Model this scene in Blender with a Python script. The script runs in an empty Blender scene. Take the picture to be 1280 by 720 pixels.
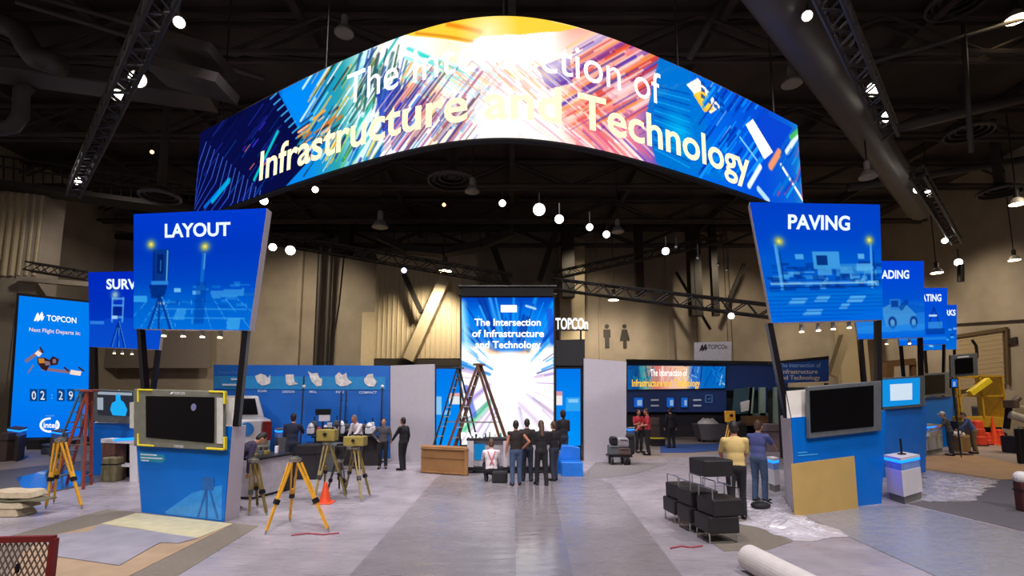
import bpy, bmesh, math, random
import numpy as np
from mathutils import Vector, Matrix, Euler
random.seed(7)
SC = bpy.context.scene
COL = SC.collection
PI = math.pi
# ------------------------------------------------------------------ camera
HC, F, PITCH, SHIFT = 2.2, 640.0, math.radians(7.0), 61.4
cd = bpy.data.cameras.new('camera'); cam = bpy.data.objects.new('camera', cd); COL.objects.link(cam)
cam.location = (0, 0, HC); cam.rotation_euler = (PI/2 + PITCH, 0, 0)
cd.sensor_width = 36; cd.lens = 36*F/1280; cd.shift_y = SHIFT/1280; cd.clip_end = 300
SC.camera = cam
cp, sp = math.cos(PITCH), math.sin(PITCH)
CAM = Vector((0, 0, HC))
def ray(px, py):
    u = (px-640)/F; v = (360+SHIFT-py)/F
    return Vector((u, cp - v*sp, sp + v*cp))
def G(px, py, z=0.0):                      # point seen at a pixel on the level z
    d = ray(px, py); return CAM + d*((z-HC)/d.z)
def A(px, py, Y):                          # point seen at a pixel at distance Y
    d = ray(px, py); return CAM + d*(Y/d.y)
class Plane:                               # vertical plane through two floor points, normal towards the camera
    def __init__(s, a, b):
        s.p = a.copy(); s.u = (b-a); s.u.z = 0; s.u.normalize()
        s.n = Vector((s.u.y, -s.u.x, 0))
        if s.n.dot(CAM-s.p) < 0: s.n = -s.n
    def on(s, px, py, o=0.0):
        d = ray(px, py); q = s.p + s.n*o
        return CAM + d*((q-CAM).dot(s.n)/d.dot(s.n))
# ------------------------------------------------------------------ materials
def lin(c):
    if isinstance(c, str): c = [int(c[i:i+2], 16)/255 for i in (0, 2, 4)]
    return tuple((x/12.92 if x <= .04045 else ((x+.055)/1.055)**2.4) for x in c)
_M = {}
def mat(name, col, rough=.6, metal=0., var=.12, scale=8., bump=0., coat=0., alpha=1., spec=.5, wrinkle=0.):
    if name in _M: return _M[name]
    m = bpy.data.materials.new(name); m.use_nodes = True; nt = m.node_tree; N = nt.nodes; L = nt.links
    b = N['Principled BSDF']; c = lin(col)
    b.inputs['Roughness'].default_value = rough; b.inputs['Metallic'].default_value = metal
    b.inputs['Coat Weight'].default_value = coat; b.inputs['Alpha'].default_value = alpha
    b.inputs['Specular IOR Level'].default_value = spec
    tc = N.new('ShaderNodeTexCoord'); nz = N.new('ShaderNodeTexNoise')
    nz.inputs['Scale'].default_value = scale; nz.inputs['Detail'].default_value = 4
    L.new(tc.outputs['Object'], nz.inputs['Vector'])
    r = N.new('ShaderNodeValToRGB')
    r.color_ramp.elements[0].position = .3; r.color_ramp.elements[1].position = .7
    r.color_ramp.elements[0].color = (*[x*(1-var) for x in c], 1); r.color_ramp.elements[1].color = (*[min(1, x*(1+var)) for x in c], 1)
    L.new(nz.outputs['Fac'], r.inputs['Fac']); L.new(r.outputs['Color'], b.inputs['Base Color'])
    if wrinkle:                            # creases and scuffs of laid film
        mp = N.new('ShaderNodeMapping'); mp.inputs['Scale'].default_value = (.7, 2.6, 1); mp.inputs['Rotation'].default_value = (0, 0, .5)
        n2 = N.new('ShaderNodeTexNoise'); n2.inputs['Scale'].default_value = 2.2; n2.inputs['Detail'].default_value = 7; n2.inputs['Distortion'].default_value = .8
        L.new(tc.outputs['Object'], mp.inputs['Vector']); L.new(mp.outputs['Vector'], n2.inputs['Vector'])
        bp = N.new('ShaderNodeBump'); bp.inputs['Strength'].default_value = wrinkle; bp.inputs['Distance'].default_value = .05
        L.new(n2.outputs['Fac'], bp.inputs['Height']); L.new(bp.outputs['Normal'], b.inputs['Normal'])
        rr = N.new('ShaderNodeMapRange'); rr.inputs['From Min'].default_value = .3; rr.inputs['From Max'].default_value = .7
        rr.inputs['To Min'].default_value = rough*.65; rr.inputs['To Max'].default_value = rough*1.5
        L.new(n2.outputs['Fac'], rr.inputs['Value']); L.new(rr.outputs['Result'], b.inputs['Roughness'])
    elif bump:
        bp = N.new('ShaderNodeBump'); bp.inputs['Strength'].default_value = bump; bp.inputs['Distance'].default_value = .02
        L.new(nz.outputs['Fac'], bp.inputs['Height']); L.new(bp.outputs['Normal'], b.inputs['Normal'])
    _M[name] = m; return m
def emi(name, col, s):
    if name in _M: return _M[name]
    m = bpy.data.materials.new(name); m.use_nodes = True; nt = m.node_tree; nt.nodes.clear()
    e = nt.nodes.new('ShaderNodeEmission'); o = nt.nodes.new('ShaderNodeOutputMaterial')
    e.inputs['Color'].default_value = (*lin(col), 1); e.inputs['Strength'].default_value = s
    nt.links.new(e.outputs[0], o.inputs[0]); _M[name] = m; return m
def led(name, s):                          # lit display showing the picture stored on its mesh
    if name in _M: return _M[name]
    m = bpy.data.materials.new(name); m.use_nodes = True; nt = m.node_tree; nt.nodes.clear()
    a = nt.nodes.new('ShaderNodeAttribute'); a.attribute_name = 'picture'
    e = nt.nodes.new('ShaderNodeEmission'); o = nt.nodes.new('ShaderNodeOutputMaterial')
    e.inputs['Strength'].default_value = s
    nt.links.new(a.outputs['Color'], e.inputs['Color']); nt.links.new(e.outputs[0], o.inputs[0]); _M[name] = m; return m
# ------------------------------------------------------------------ mesh builder
class MB:
    def __init__(s): s.v = []; s.f = []
    def add(s, vs, fs):
        b = len(s.v); s.v += [Vector(x) for x in vs]; s.f += [tuple(b+i for i in f) for f in fs]; return s
    def box(s, c, size, rz=0., R=None):
        h = Vector(size)/2; R = R or Matrix.Rotation(rz, 3, 'Z'); c = Vector(c)
        vs = [c + R @ Vector((x*h.x, y*h.y, z*h.z)) for z in (-1, 1) for x, y in ((-1,-1),(1,-1),(1,1),(-1,1))]
        return s.add(vs, [(3,2,1,0),(4,5,6,7),(0,1,5,4),(1,2,6,5),(2,3,7,6),(3,0,4,7)])
    def prism(s, pts, off):                # polygon swept along a vector
        n = len(pts); pts = [Vector(p) for p in pts]; off = Vector(off)
        vs = pts + [p+off for p in pts]
        return s.add(vs, [tuple(range(n)), tuple(range(2*n-1, n-1, -1))] + [(i, i+n, (i+1) % n+n, (i+1) % n) for i in range(n)])
    def bar(s, a, b, w, h=None, up=(0,0,1)):
        a, b = Vector(a), Vector(b); d = (b-a).normalized(); u = Vector(up)
        if abs(d.dot(u)) > .98: u = Vector((0,1,0))
        x = d.cross(u).normalized(); y = x.cross(d); h = h or w
        q = [a+x*(sx*w/2)+y*(sy*h/2) for sx, sy in ((-1,-1),(1,-1),(1,1),(-1,1))]
        return s.prism(q, b-a)
    def tube(s, a, b, r0, r1=None, n=10, caps=True):
        a, b = Vector(a), Vector(b); r1 = r0 if r1 is None else r1
        d = (b-a).normalized(); x = d.orthogonal().normalized(); y = d.cross(x)
        vs = [p + (x*math.cos(2*PI*i/n)+y*math.sin(2*PI*i/n))*r for p, r in ((a, r0), (b, r1)) for i in range(n)]
        fs = [(i, (i+1) % n, (i+1) % n+n, i+n) for i in range(n)]
        if caps: fs += [tuple(range(n-1, -1, -1)), tuple(range(n, 2*n))]
        return s.add(vs, fs)
    def path(s, pts, r, n=8):
        pts = [Vector(p) for p in pts]; b = len(s.v); k = len(pts); x = None
        for i, p in enumerate(pts):
            d = (pts[min(i+1, k-1)] - pts[max(i-1, 0)]).normalized()
            x = d.orthogonal().normalized() if x is None else (x - d*x.dot(d)).normalized()
            y = d.cross(x)
            s.v += [p + (x*math.cos(2*PI*j/n)+y*math.sin(2*PI*j/n))*r for j in range(n)]
        for i in range(k-1):
            s.f += [(b+i*n+j, b+i*n+(j+1) % n, b+(i+1)*n+(j+1) % n, b+(i+1)*n+j) for j in range(n)]
        s.f += [tuple(b+j for j in range(n-1, -1, -1)), tuple(b+(k-1)*n+j for j in range(n))]
        return s
    def lathe(s, c, prof, n=20, R=None, caps=True):   # profile of (radius, height)
        c = Vector(c); R = R or Matrix.Identity(3); b = len(s.v); k = len(prof)
        for r, z in prof: s.v += [c + R @ Vector((r*math.cos(2*PI*j/n), r*math.sin(2*PI*j/n), z)) for j in range(n)]
        for i in range(k-1): s.f += [(b+i*n+j, b+i*n+(j+1) % n, b+(i+1)*n+(j+1) % n, b+(i+1)*n+j) for j in range(n)]
        if caps: s.f += [tuple(b+j for j in range(n-1, -1, -1)), tuple(b+(k-1)*n+j for j in range(n))]
        return s
    def ball(s, c, r, n=12, m=8, R=None):
        if not hasattr(r, '__len__'): r = (r, r, r)
        c = Vector(c); R = R or Matrix.Identity(3); b = len(s.v)
        s.v.append(c + R @ Vector((0, 0, -r[2])))
        for i in range(1, m):
            t = PI*i/m
            s.v += [c + R @ Vector((r[0]*math.sin(t)*math.cos(2*PI*j/n), r[1]*math.sin(t)*math.sin(2*PI*j/n), -r[2]*math.cos(t))) for j in range(n)]
        s.v.append(c + R @ Vector((0, 0, r[2]))); e = len(s.v)-1
        for j in range(n):
            s.f.append((b, b+1+(j+1) % n, b+1+j)); s.f.append((e, e-n+j, e-n+(j+1) % n))
        for i in range(m-2):
            s.f += [(b+1+i*n+j, b+1+i*n+(j+1) % n, b+1+(i+1)*n+(j+1) % n, b+1+(i+1)*n+j) for j in range(n)]
        return s
    def cap(s, a, b, r0, r1):              # tapered limb with round ends
        s.tube(a, b, r0, r1, 12); s.ball(a, r0, 12, 8); return s.ball(b, r1, 12, 8)
    def build(s, name, m, parent=None, world=True, bevel=0., smooth=False):
        vs = s.v
        if parent is not None and world:
            I = parent['_M'] if False else basis(parent).inverted()
            vs = [I @ v for v in vs]
        me = bpy.data.meshes.new(name); me.from_pydata([tuple(v) for v in vs], [], s.f); me.update()
        bm = bmesh.new(); bm.from_mesh(me); bmesh.ops.recalc_face_normals(bm, faces=bm.faces); bm.to_mesh(me); bm.free()
        me.materials.append(m)
        o = bpy.data.objects.new(name, me); COL.objects.link(o)
        if parent is not None: o.parent = parent
        if smooth:
            for p in me.polygons: p.use_smooth = True
        if bevel:
            b = o.modifiers.new('bevel', 'BEVEL'); b.width = bevel; b.segments = 2; b.limit_method = 'ANGLE'
        return o
def basis(o):
    M = Matrix.Translation(o.location) @ o.rotation_euler.to_matrix().to_4x4()
    return basis(o.parent) @ M if o.parent else M
def tag(o, label, cat, group=None, kind=None):
    if label: o['label'] = label
    if cat: o['category'] = cat
    if group: o['group'] = group
    if kind: o['kind'] = kind
    return o
def thing(name, label, cat, loc=(0,0,0), rz=0., group=None):
    o = bpy.data.objects.new(name, None); COL.objects.link(o); o.empty_display_size = .2
    o.location = loc; o.rotation_euler = (0, 0, rz)
    return tag(o, label, cat, group)
def struct(name, mb, m, **k):
    o = mb.build(name, m, **k); o['kind'] = 'structure'; return o
def dup(root, loc, rz=None, label=None, group=None):
    r = root.copy(); COL.objects.link(r); r.location = loc
    if rz is not None: r.rotation_euler = (0, 0, rz)
    if label: r['label'] = label
    if group: r['group'] = group
    for ch in list(root.children):
        c = ch.copy(); COL.objects.link(c); c.parent = r
        for g in ch.children:
            d = g.copy(); COL.objects.link(d); d.parent = c
    return r
def remesh(name, mb, voxel, m, parent, sm=3):
    o = mb.build('tmp', m, None)
    r = o.modifiers.new('r', 'REMESH'); r.mode = 'VOXEL'; r.voxel_size = voxel; r.use_smooth_shade = True
    if sm:
        q = o.modifiers.new('s', 'SMOOTH'); q.factor = .5; q.iterations = sm
    dg = bpy.context.evaluated_depsgraph_get(); dg.update()
    me = bpy.data.meshes.new_from_object(o.evaluated_get(dg))
    bpy.data.objects.remove(o)
    me.name = name; me.materials.clear(); me.materials.append(m)
    for p in me.polygons: p.use_smooth = True
    n = bpy.data.objects.new(name, me); COL.objects.link(n)
    if parent is not None: n.parent = parent
    return n
# ------------------------------------------------------------------ lettering
_T = {}
def letters(s, bold=0.0, extrude=0.0):
    k = (s, bold, extrude)
    if k in _T: return _T[k]
    c = bpy.data.curves.new('t', 'FONT'); c.body = s; c.offset = bold; c.extrude = extrude; c.resolution_u = 4
    o = bpy.data.objects.new('t', c); COL.objects.link(o)
    dg = bpy.context.evaluated_depsgraph_get(); dg.update()
    me = bpy.data.meshes.new_from_object(o.evaluated_get(dg)); bpy.data.objects.remove(o)
    v = np.array([tuple(x.co) for x in me.vertices]); f = [tuple(p.vertices) for p in me.polygons]
    x0, x1 = v[:, 0].min(), v[:, 0].max(); cap = .729
    v[:, 0] = (v[:, 0]-x0)/(x1-x0); v[:, 1] /= cap   # x over the whole line 0..1, y: baseline 0, capitals 1
    _T[k] = (v, f); return _T[k]
def text(name, s, P, m, parent, bold=0.0, extrude=0.0):
    """P(x, y, z) maps the lettering (x 0..1 along the line, y 0 baseline .. 1 cap height) into the place."""
    v, f = letters(s, bold, extrude)
    mb = MB(); mb.v = [P(*p) for p in v]; mb.f = f
    return mb.build(name, m, parent)
def flat(pl, x0, x1, yt, yb, o=0.02, y1t=None, y1b=None):
    """lettering frame on a vertical plane, measured by its left/right ends, cap line and baseline"""
    a, b = pl.on(x0, yb, o), pl.on(x1, y1b if y1b else yb, o); c = pl.on(x0, yt, o); d = pl.on(x1, y1t if y1t else yt, o)
    return lambda x, y, z: (a*(1-x)+b*x)*(1-y) + (c*(1-x)+d*x)*y + pl.n*z
# ------------------------------------------------------------------ pictures on displays
class Cv:
    def __init__(s, w, h, asp, c=(0,0,0)):
        s.w, s.h, s.asp = w, h, asp
        s.a = np.ones((h, w, 3))*np.array(c)/255.
        s.X, s.Y = np.meshgrid((np.arange(w)+.5)/w, (np.arange(h)+.5)/h)
    def mix(s, k, c): s.a += (np.array(c)/255. - s.a)*np.clip(k, 0, 1)[..., None]
    def vgrad(s, stops):
        xs = [t for t, _ in stops]
        for i in range(3): s.a[..., i] = np.interp(s.Y, xs, [c[i]/255. for _, c in stops])
    def hgrad(s, stops):
        xs = [t for t, _ in stops]
        for i in range(3): s.a[..., i] = np.interp(s.X, xs, [c[i]/255. for _, c in stops])
    def poly(s, pts, c, al=1.):
        ins = np.zeros(s.X.shape, bool); n = len(pts)
        for i in range(n):
            (x0, y0), (x1, y1) = pts[i], pts[(i+1) % n]
            if y0 == y1: continue
            k = ((y0 > s.Y) != (y1 > s.Y)) & (s.X < (x1-x0)*(s.Y-y0)/(y1-y0)+x0); ins ^= k
        s.mix(ins*al, c)
    def rect(s, x0, y0, x1, y1, c, al=1.): s.mix(((s.X >= x0)&(s.X <= x1)&(s.Y >= y0)&(s.Y <= y1))*al, c)
    def line(s, p, q, w, c, al=1., soft=.4):
        ax, ay, bx, by = p[0]*s.asp, p[1], q[0]*s.asp, q[1]
        dx, dy = bx-ax, by-ay; L = dx*dx+dy*dy+1e-9
        X = s.X*s.asp
        t = np.clip(((X-ax)*dx+(s.Y-ay)*dy)/L, 0, 1)
        d = np.hypot(X-ax-t*dx, s.Y-ay-t*dy)
        s.mix(np.clip((w/2-d)/(w*soft/2+1e-6), 0, 1)*al, c)
    def disc(s, x, y, rx, ry, c, al=1., soft=.3):
        d = np.hypot((s.X-x)/rx, (s.Y-y)/ry); s.mix(np.clip((1-d)/soft, 0, 1)*al, c)
    def glow(s, x, y, r, c, al=1.):
        d = np.hypot((s.X-x)*s.asp, s.Y-y)/r; s.mix(np.exp(-d*d)*al, c)
def paint(me, cols):                       # cols: (n,3) sRGB per vertex
    c = np.clip(cols, 0, 1); l = np.where(c <= .04045, c/12.92, ((c+.055)/1.055)**2.4)
    at = me.color_attributes.new('picture', 'FLOAT_COLOR', 'POINT')
    at.data.foreach_set('color', np.concatenate([l, np.ones((len(l), 1))], 1).astype(np.float32).ravel())
def display(name, cv, P, m, parent):
    """P(x, y) -> world point, x to the right 0..1, y downwards 0..1"""
    w, h = cv.w, cv.h; I = basis(parent).inverted()
    vs = [tuple(I @ P(i/(w-1), j/(h-1))) for j in range(h) for i in range(w)]
    fs = [(j*w+i, (j+1)*w+i, (j+1)*w+i+1, j*w+i+1) for j in range(h-1) for i in range(w-1)]
    me = bpy.data.meshes.new(name); me.from_pydata(vs, [], fs); me.update(); me.materials.append(m)
    paint(me, cv.a.reshape(-1, 3))
    o = bpy.data.objects.new(name, me); COL.objects.link(o); o.parent = parent; return o
def quad(TL, TR, BR, BL): return lambda x, y: (TL*(1-x)+TR*x)*(1-y) + (BL*(1-x)+BR*x)*y
# ------------------------------------------------------------------ common materials
WHITE = mat('white_laminate', 'd6d2d6', .45, var=.04)
BLUE = mat('blue_graphic', '0066c2', .35, var=.08, scale=1.2, coat=.12, spec=.2)
BLACK = mat('black_metal', '15151a', .4, .3)
DARK = mat('dark_fabric', '1c1a1e', .8)
GREY = mat('grey_plastic', '575b5e', .5)
CHROME = mat('chrome', 'c8c8cc', .18, 1., var=.03)
SCREEN = mat('dark_screen', '050507', .4, var=.2, spec=.15)
YELLOW = mat('tripod_yellow', 'd59a24', .5, var=.15)
WOOD = mat('bare_plywood', '9a7247', .7, var=.2, scale=3)
STEEL = mat('dark_steel', '2a2623', .6, .3)
LENS = emi('lamp_lens', 'fff6e6', 14)
WARM = emi('warm_lens', 'ffe2b0', 14)
GLOWB = emi('blue_light_strip', '1470ff', 3.0)
# ================================================================== the hall
CONC = mat('hall_concrete', '8f8578', .85, var=.15, scale=.6)
CORR = mat('corrugated_cladding', 'a89a7e', .6, var=.06)
CEILM = mat('ceiling_dark', '3a322e', .95, var=.35, scale=.5)
FLOORM = mat('floor_film', '948d93', .32, var=.16, scale=1.4, spec=.5, wrinkle=.22)
struct('floor', MB().box((0, 20, -.05), (90, 62, .1)), mat('hall_floor', '8d8078', .55, var=.16, scale=.5, bump=.04))
struct('ceiling', MB().box((0, 20, 17.1), (90, 62, .2)), CEILM)
struct('wall_back', MB().box((0, 44.3, 8.5), (90, .6, 17)), CONC)
struct('wall_right', MB().box((30.3, 17, 8.5), (.6, 54, 17)), CONC)
struct('wall_left', MB().box((-30.3, 34, 8.5), (.6, 20, 17)), CONC)
def corrugated(a, b, z0, z1, pitch, depth, n):
    """ribbed sheet cladding between two plan points, ribs standing out along n"""
    a, b, n = Vector((*a, 0)), Vector((*b, 0)), Vector((*n, 0)); L = (b-a).length; u = (b-a)/L; pts = []
    k = int(L/pitch)
    for i in range(k):
        for t, h in ((0, 0), (.55, 0), (.65, 1), (.9, 1)):
            pts.append(a + u*((i+t)*L/k) + n*depth*h)
    pts.append(b); v, f = [], []
    for p in pts: v += [(p.x, p.y, z0), (p.x, p.y, z1)]
    for i in range(len(pts)-1): f.append((2*i, 2*i+2, 2*i+3, 2*i+1))
    return MB().add(v, f)
# left projecting block: corrugated above, plain below
b0 = A(52, 300, 27.5); zt = A(20, 236, 27.5).z; zm = A(20, 345, 27.5).z
struct('wall_left.001', MB().box((b0.x-10, 28.1, zt/2), (20, 1.2, zt)).box((b0.x-.4, 28.05, zt/2), (.9, 1.3, zt)), CONC)
struct('wall_left.002', corrugated((b0.x-20, 27.49), (b0.x, 27.49), zm, zt-.3, .42, .16, (0, -1)), CORR)
struct('trim_1', MB().box((b0.x-10, 27.4, zt), (20.6, .5, .25)), STEEL)
# left recess: horizontal beam and dark shutter opening
p = A(62, 278, 38); q = A(262, 300, 36)
struct('trim_2', MB().prism([A(62, 262, 38), A(262, 280, 36), A(262, 299, 36), A(62, 279, 38)], (0, .5, 0)), CONC)
struct('wall_left.003', MB().prism([A(62, 240, 39), A(300, 260, 39), A(300, 500, 39), A(62, 500, 39)], (0, .4, 0)), CONC)
struct('door_1', MB().prism([A(82, 290, 37.6), A(262, 308, 37.6), A(262, 460, 37.6), A(82, 460, 37.6)], (0, .3, 0)), mat('dim_shutter', '6f6660', .8, var=.08))
struct('trim_3', MB().prism([A(80, 286, 37.4), A(262, 303, 37.4), A(262, 309, 37.4), A(80, 292, 37.4)], (0, .3, 0)), STEEL)
struct('trim_4', MB().prism([A(20, 345, 27), A(110, 352, 27), A(110, 358, 27), A(20, 351, 27)], (0, .3, 0)), CONC)
# back of hall: dim bay, lit clad bulkhead, column
zb0, zb1 = A(515, 448, 36).z, A(515, 318, 36).z; xb0, xb1 = A(468, 400, 36).x, A(577, 400, 36).x
struct('wall_back.001', MB().box(((xb0+xb1)/2+.5, 38, (zb0+zb1)/2), (xb1-xb0+1, 3.9, zb1-zb0)), CONC)
struct('wall_back.002', corrugated((xb0, 36.04), (xb1, 36.04), zb0, zb1, .34, .05, (0, -1)), CORR)
struct('trim_5', MB().box(((xb0+xb1)/2, 36.2, zb0-.3), (xb1-xb0, .3, .45)), STEEL)
struct('wall_back.003', MB().box((A(461, 400, 36).x, 36.3, 4.2), (.9, .8, 8.4)), CORR)
struct('wall_back.004', MB().prism([A(300, 300, 40), A(470, 325, 40), A(470, 530, 40), A(300, 530, 40)], (0, .4, 0)), CONC)
struct('trim_6', MB().box((A(372, 400, 39.6).x, 39.8, 7), (.35, .4, 14)), CONC)
# right back: column-like corner left of the lit wall, wall panels
struct('wall_back.005', MB().prism([A(700, 290, 42), A(731, 300, 42), A(731, 520, 42), A(700, 520, 42)], (0, 1.8, 0)), CORR)
struct('trim_7', MB().box((A(749, 400, 43.9).x, 43.9, 8.5), (.12, .15, 17)), CONC)
struct('trim_8', MB().box((A(838, 400, 43.8).x, 43.9, 8.5), (.5, .3, 17)), CONC)
struct('trim_9', MB().box((A(918, 400, 43.8).x, 43.9, 8.5), (.5, .3, 17)), CONC)
# right wall: door with frame, horizontal ledge
RW = Plane(Vector((30, 5, 0)), Vector((30, 40, 0)))
def rwq(p, off=0.): return [RW.on(x, y, off) for x, y in p]
struct('trim_10', MB().prism(rwq([(1095, 411), (1300, 398), (1300, 394), (1095, 407)], .05), (-.12, 0, 0)), CONC)
LIT = mat('rolling_door', '9c8b70', .6, var=.06)
struct('door_2', MB().prism(rwq([(1196, 421), (1255, 412), (1258, 480), (1197, 488)], .02), (-.12, 0, 0)), LIT)
mb = MB()
for i in range(1, 12):
    t = i/12; a = RW.on(1196+t, 421+(488-421)*t, .14); b = RW.on(1255+3*t, 412+(480-412)*t, .14); mb.bar(a, b, .02)
struct('door_2.001', mb, LIT)
mb = MB().bar(RW.on(1194, 489, .1), RW.on(1194, 421, .1), .16).bar(RW.on(1194, 421, .1), RW.on(1259, 411, .1), .22).bar(RW.on(1259, 411, .1), RW.on(1261, 481, .1), .16)
struct('door_2.002', mb, mat('brown_door_frame', '54442f', .6))
struct('door_3', MB().prism(rwq([(1258, 424), (1272, 421), (1273, 429), (1259, 431)], .02), (-.1, 0, 0)), STEEL)
# restroom pictograms on the back wall
for i, (x, skirt, lb) in enumerate(((759, 0, 'dark man silhouette sign on the tan back wall'), (781, 1, 'dark woman silhouette sign on the tan back wall'))):
    t = thing('restroom_pictogram', lb, 'sign', A(x, 435, 43.95)); s = 44/640*1.0
    c = t.location; mb = MB().lathe(c+Vector((0, -.05, 1.88)), [(.0, -.03), (.19, -.03), (.19, .03), (0, .03)], 14, Matrix.Rotation(PI/2, 3, 'X'))
    mb.build('head', STEEL, t)
    w = .3
    pts = [(-w, 1.6), (w, 1.6), (w, .9), (.18, .9), (.18, 0), (-.18, 0), (-.18, .9), (-w, .9)] if not skirt else [(-.22, 1.6), (.22, 1.6), (.42, .65), (.14, .65), (.14, 0), (-.14, 0), (-.14, .65), (-.42, .65)]
    MB().prism([c+Vector((a, -.02, b)) for a, b in pts], (0, -.06, 0)).build('figure', STEEL, t)
# braces and pipes
def brace(name, lb, cat, a, b, w, m, group=None):
    o = MB().bar(a, b, w).build(name, m); tag(o, lb, cat, group); return o
brace('diagonal_brace', 'wide tan diagonal brace across the lit corrugated wall', 'beam', A(511, 450, 35.3), A(556, 350, 35.3), .75, CORR)
brace('diagonal_brace', 'short dark pipe brace meeting the wide tan brace', 'beam', A(505, 343, 35.2), A(527, 391, 35.0), .3, STEEL)
brace('diagonal_brace', 'dark brace slanting down right, above the portrait screen', 'beam', A(610, 290, 38), A(634, 356, 38), .45, STEEL)
brace('diagonal_brace', 'dark brace slanting down left, above the portrait screen', 'beam', A(694, 290, 38), A(674, 352, 38), .45, STEEL)
brace('diagonal_brace', 'thin dark brace high on the back wall right of centre truss, leaning left', 'beam', A(930, 330, 42), A(907, 384, 42), .25, STEEL)
brace('diagonal_brace', 'thin dark brace forming a V over the hanging white sign', 'beam', A(845, 340, 42), A(888, 412, 42), .18, STEEL)
for x, lb in ((394, 'dark vertical drain pipe on the dim back wall, beside its twin on the right'), (406, 'dark vertical drain pipe on the dim back wall, beside its twin on the left')):
    a = A(x, 470, 38.5); tag(MB().tube((a.x, a.y, 0), (a.x, a.y, 14), .22).build('drain_pipe', STEEL), lb, 'pipe')
tag(MB().path([A(430, 320, 34), A(424, 380, 34), A(414, 440, 34), A(410, 470, 34)], .06).build('hanging_cable', BLACK), 'thin black cable dangling slantwise before the dim back wall', 'cable')
for x, w, y0, y1, lb in ((432, .9, 225, 320, 'broad dark column behind the ring screen, left of the yellow lamp'), (710, 1.0, 290, 372, 'dark steel column just right of the portrait screen truss'), (870, .9, 320, 395, 'dark steel column in the middle of the back wall'), (895, .5, 320, 395, 'slimmer dark column right beside the middle one'), (800, .6, 315, 370, 'dark hanging post left of the middle columns')):
    a, b = A(x, y1, 40.5), A(x, y0, 40.5)
    tag(MB().bar(a, (a.x, a.y, 16.9), w).build('steel_post', STEEL), lb, 'post')

# ------------------------------------------------------------------ ceiling structure
def lattice(name, lb, a, b, h, w, m=STEEL, group='lattice trusses under the ceiling', n=None, r=.05):
    """square lattice truss from a to b: four chords and the bracing"""
    a, b = Vector(a), Vector(b); d = b-a; L = d.length; d.normalize(); up = Vector((0,0,1)); s = d.cross(up).normalized(); up = s.cross(d)
    t = thing(name, lb, 'truss', a, 0, group); n = n or max(4, int(L/w))
    for i, j in ((-1,-1),(1,-1),(1,1),(-1,1)):
        o = s*(i*w/2)+up*(j*h/2); MB().tube(a+o, b+o, r, n=6).build('chord', m, t)
    mb = MB()
    for k in range(n):
        p, q = a+d*(L*k/n), a+d*(L*(k+1)/n); z = 1 if k % 2 else -1
        for i in (-1, 1): mb.tube(p+s*(i*w/2)+up*(z*h/2), q+s*(i*w/2)-up*(z*h/2), r*.6, n=5)
        for j in (-1, 1): mb.tube(p-s*(z*w/2)+up*(j*h/2), q+s*(z*w/2)+up*(j*h/2), r*.6, n=5)
    mb.build('bracing', m, t); return t
PIPE = mat('painted_duct', '443f3e', .55, var=.1, scale=1)
TRUSSM = mat('lighting_truss', '383534', .5, .4)
ZT = 10.5
lattice('lighting_truss', 'lighting truss receding over the layout sign on the left', G(215, -30, ZT), G(92, 240, ZT), .4, .4, TRUSSM, None)
lattice('lighting_truss', 'lighting truss receding over the paving sign on the right', G(1030, -20, ZT), G(1112, 165, ZT), .4, .4, TRUSSM, None)
lattice('lighting_truss', 'far lighting truss low on the right, above the tan wall', G(1145, 215, ZT), G(1195, 300, ZT), .4, .4, TRUSSM, None)
lattice('lighting_truss', 'long dark truss crossing left of the portrait screen', A(325, 296, 30), A(640, 350, 30), .6, .6, STEEL, None)
lattice('lighting_truss', 'long dark truss sloping right from the portrait screen', A(690, 355, 27), A(985, 392, 22), .55, .55, STEEL, None)
lattice('lighting_truss', 'dark truss over the middle back wall sloping up to the right', A(690, 345, 36), A(905, 298, 36), .5, .5, STEEL, None)
lattice('lighting_truss', 'short dark truss on the left wall above the flight countdown screen', A(35, 333, 26), A(111, 345, 26), .42, .42, STEEL, None)
for i, (x, z, lb) in enumerate(((-9, 14.5, 'left'), (0, 14.5, 'mid'), (9, 14.5, 'right'))):
    pass
for y in (6, 12, 18, 24, 30, 36, 42):
    lattice('roof_truss', 'deep dark roof truss spanning the hall from side to side', (-32, y, 15.9), (32, y, 15.9), 1.5, .5, CEILM, 'roof trusses spanning the hall', 18, .12)
for x in (-24, -16, -8, 0, 8, 16, 24):
    o = MB().box((x, 22, 16.7), (.3, 44, .45)).build('roof_purlin', CEILM); tag(o, 'long dark purlin running away under the hall roof', 'beam', 'purlins under the roof')
def duct(lb, pts, r, n=12):
    o = MB().path(pts, r, n).build('air_duct', PIPE, smooth=True); tag(o, lb, 'duct'); return o
duct('big round duct running down right over the right half of the hall', [G(930, -60, 12.6), G(985, 20, 12.6), G(1060, 130, 12.6), G(1150, 262, 12.6)], .6)
duct('pale S bent duct in the upper left corner', [A(-40, 18, 17), A(0, 28, 17), A(24, 40, 17), A(33, 56, 17), A(44, 72, 17), A(75, 82, 17)], .38)
duct('bent vertical duct under the rectangular duct on the left', [A(-30, 160, 19), A(0, 161, 19), A(16, 158, 19), A(26, 145, 19), A(27, 115, 19), A(38, 106, 19)], .28)
o = MB().bar(A(-60, 76, 18), A(268, 122, 20), 1.2, .7).build('air_duct', PIPE, bevel=.05); tag(o, 'long rectangular duct crossing the upper left of the hall', 'duct')
duct('thin conduit pipe sloping across the top left, upper of two', [A(40, -6, 16), A(330, 78, 19)], .09, 8)
duct('thin conduit pipe sloping across the top left, lower of two', [A(20, 2, 16), A(330, 98, 19)], .09, 8)
duct('thin pipe sloping up to the right in the upper right', [A(1030, 95, 17), A(1290, 20, 17)], .08, 8)
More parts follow.
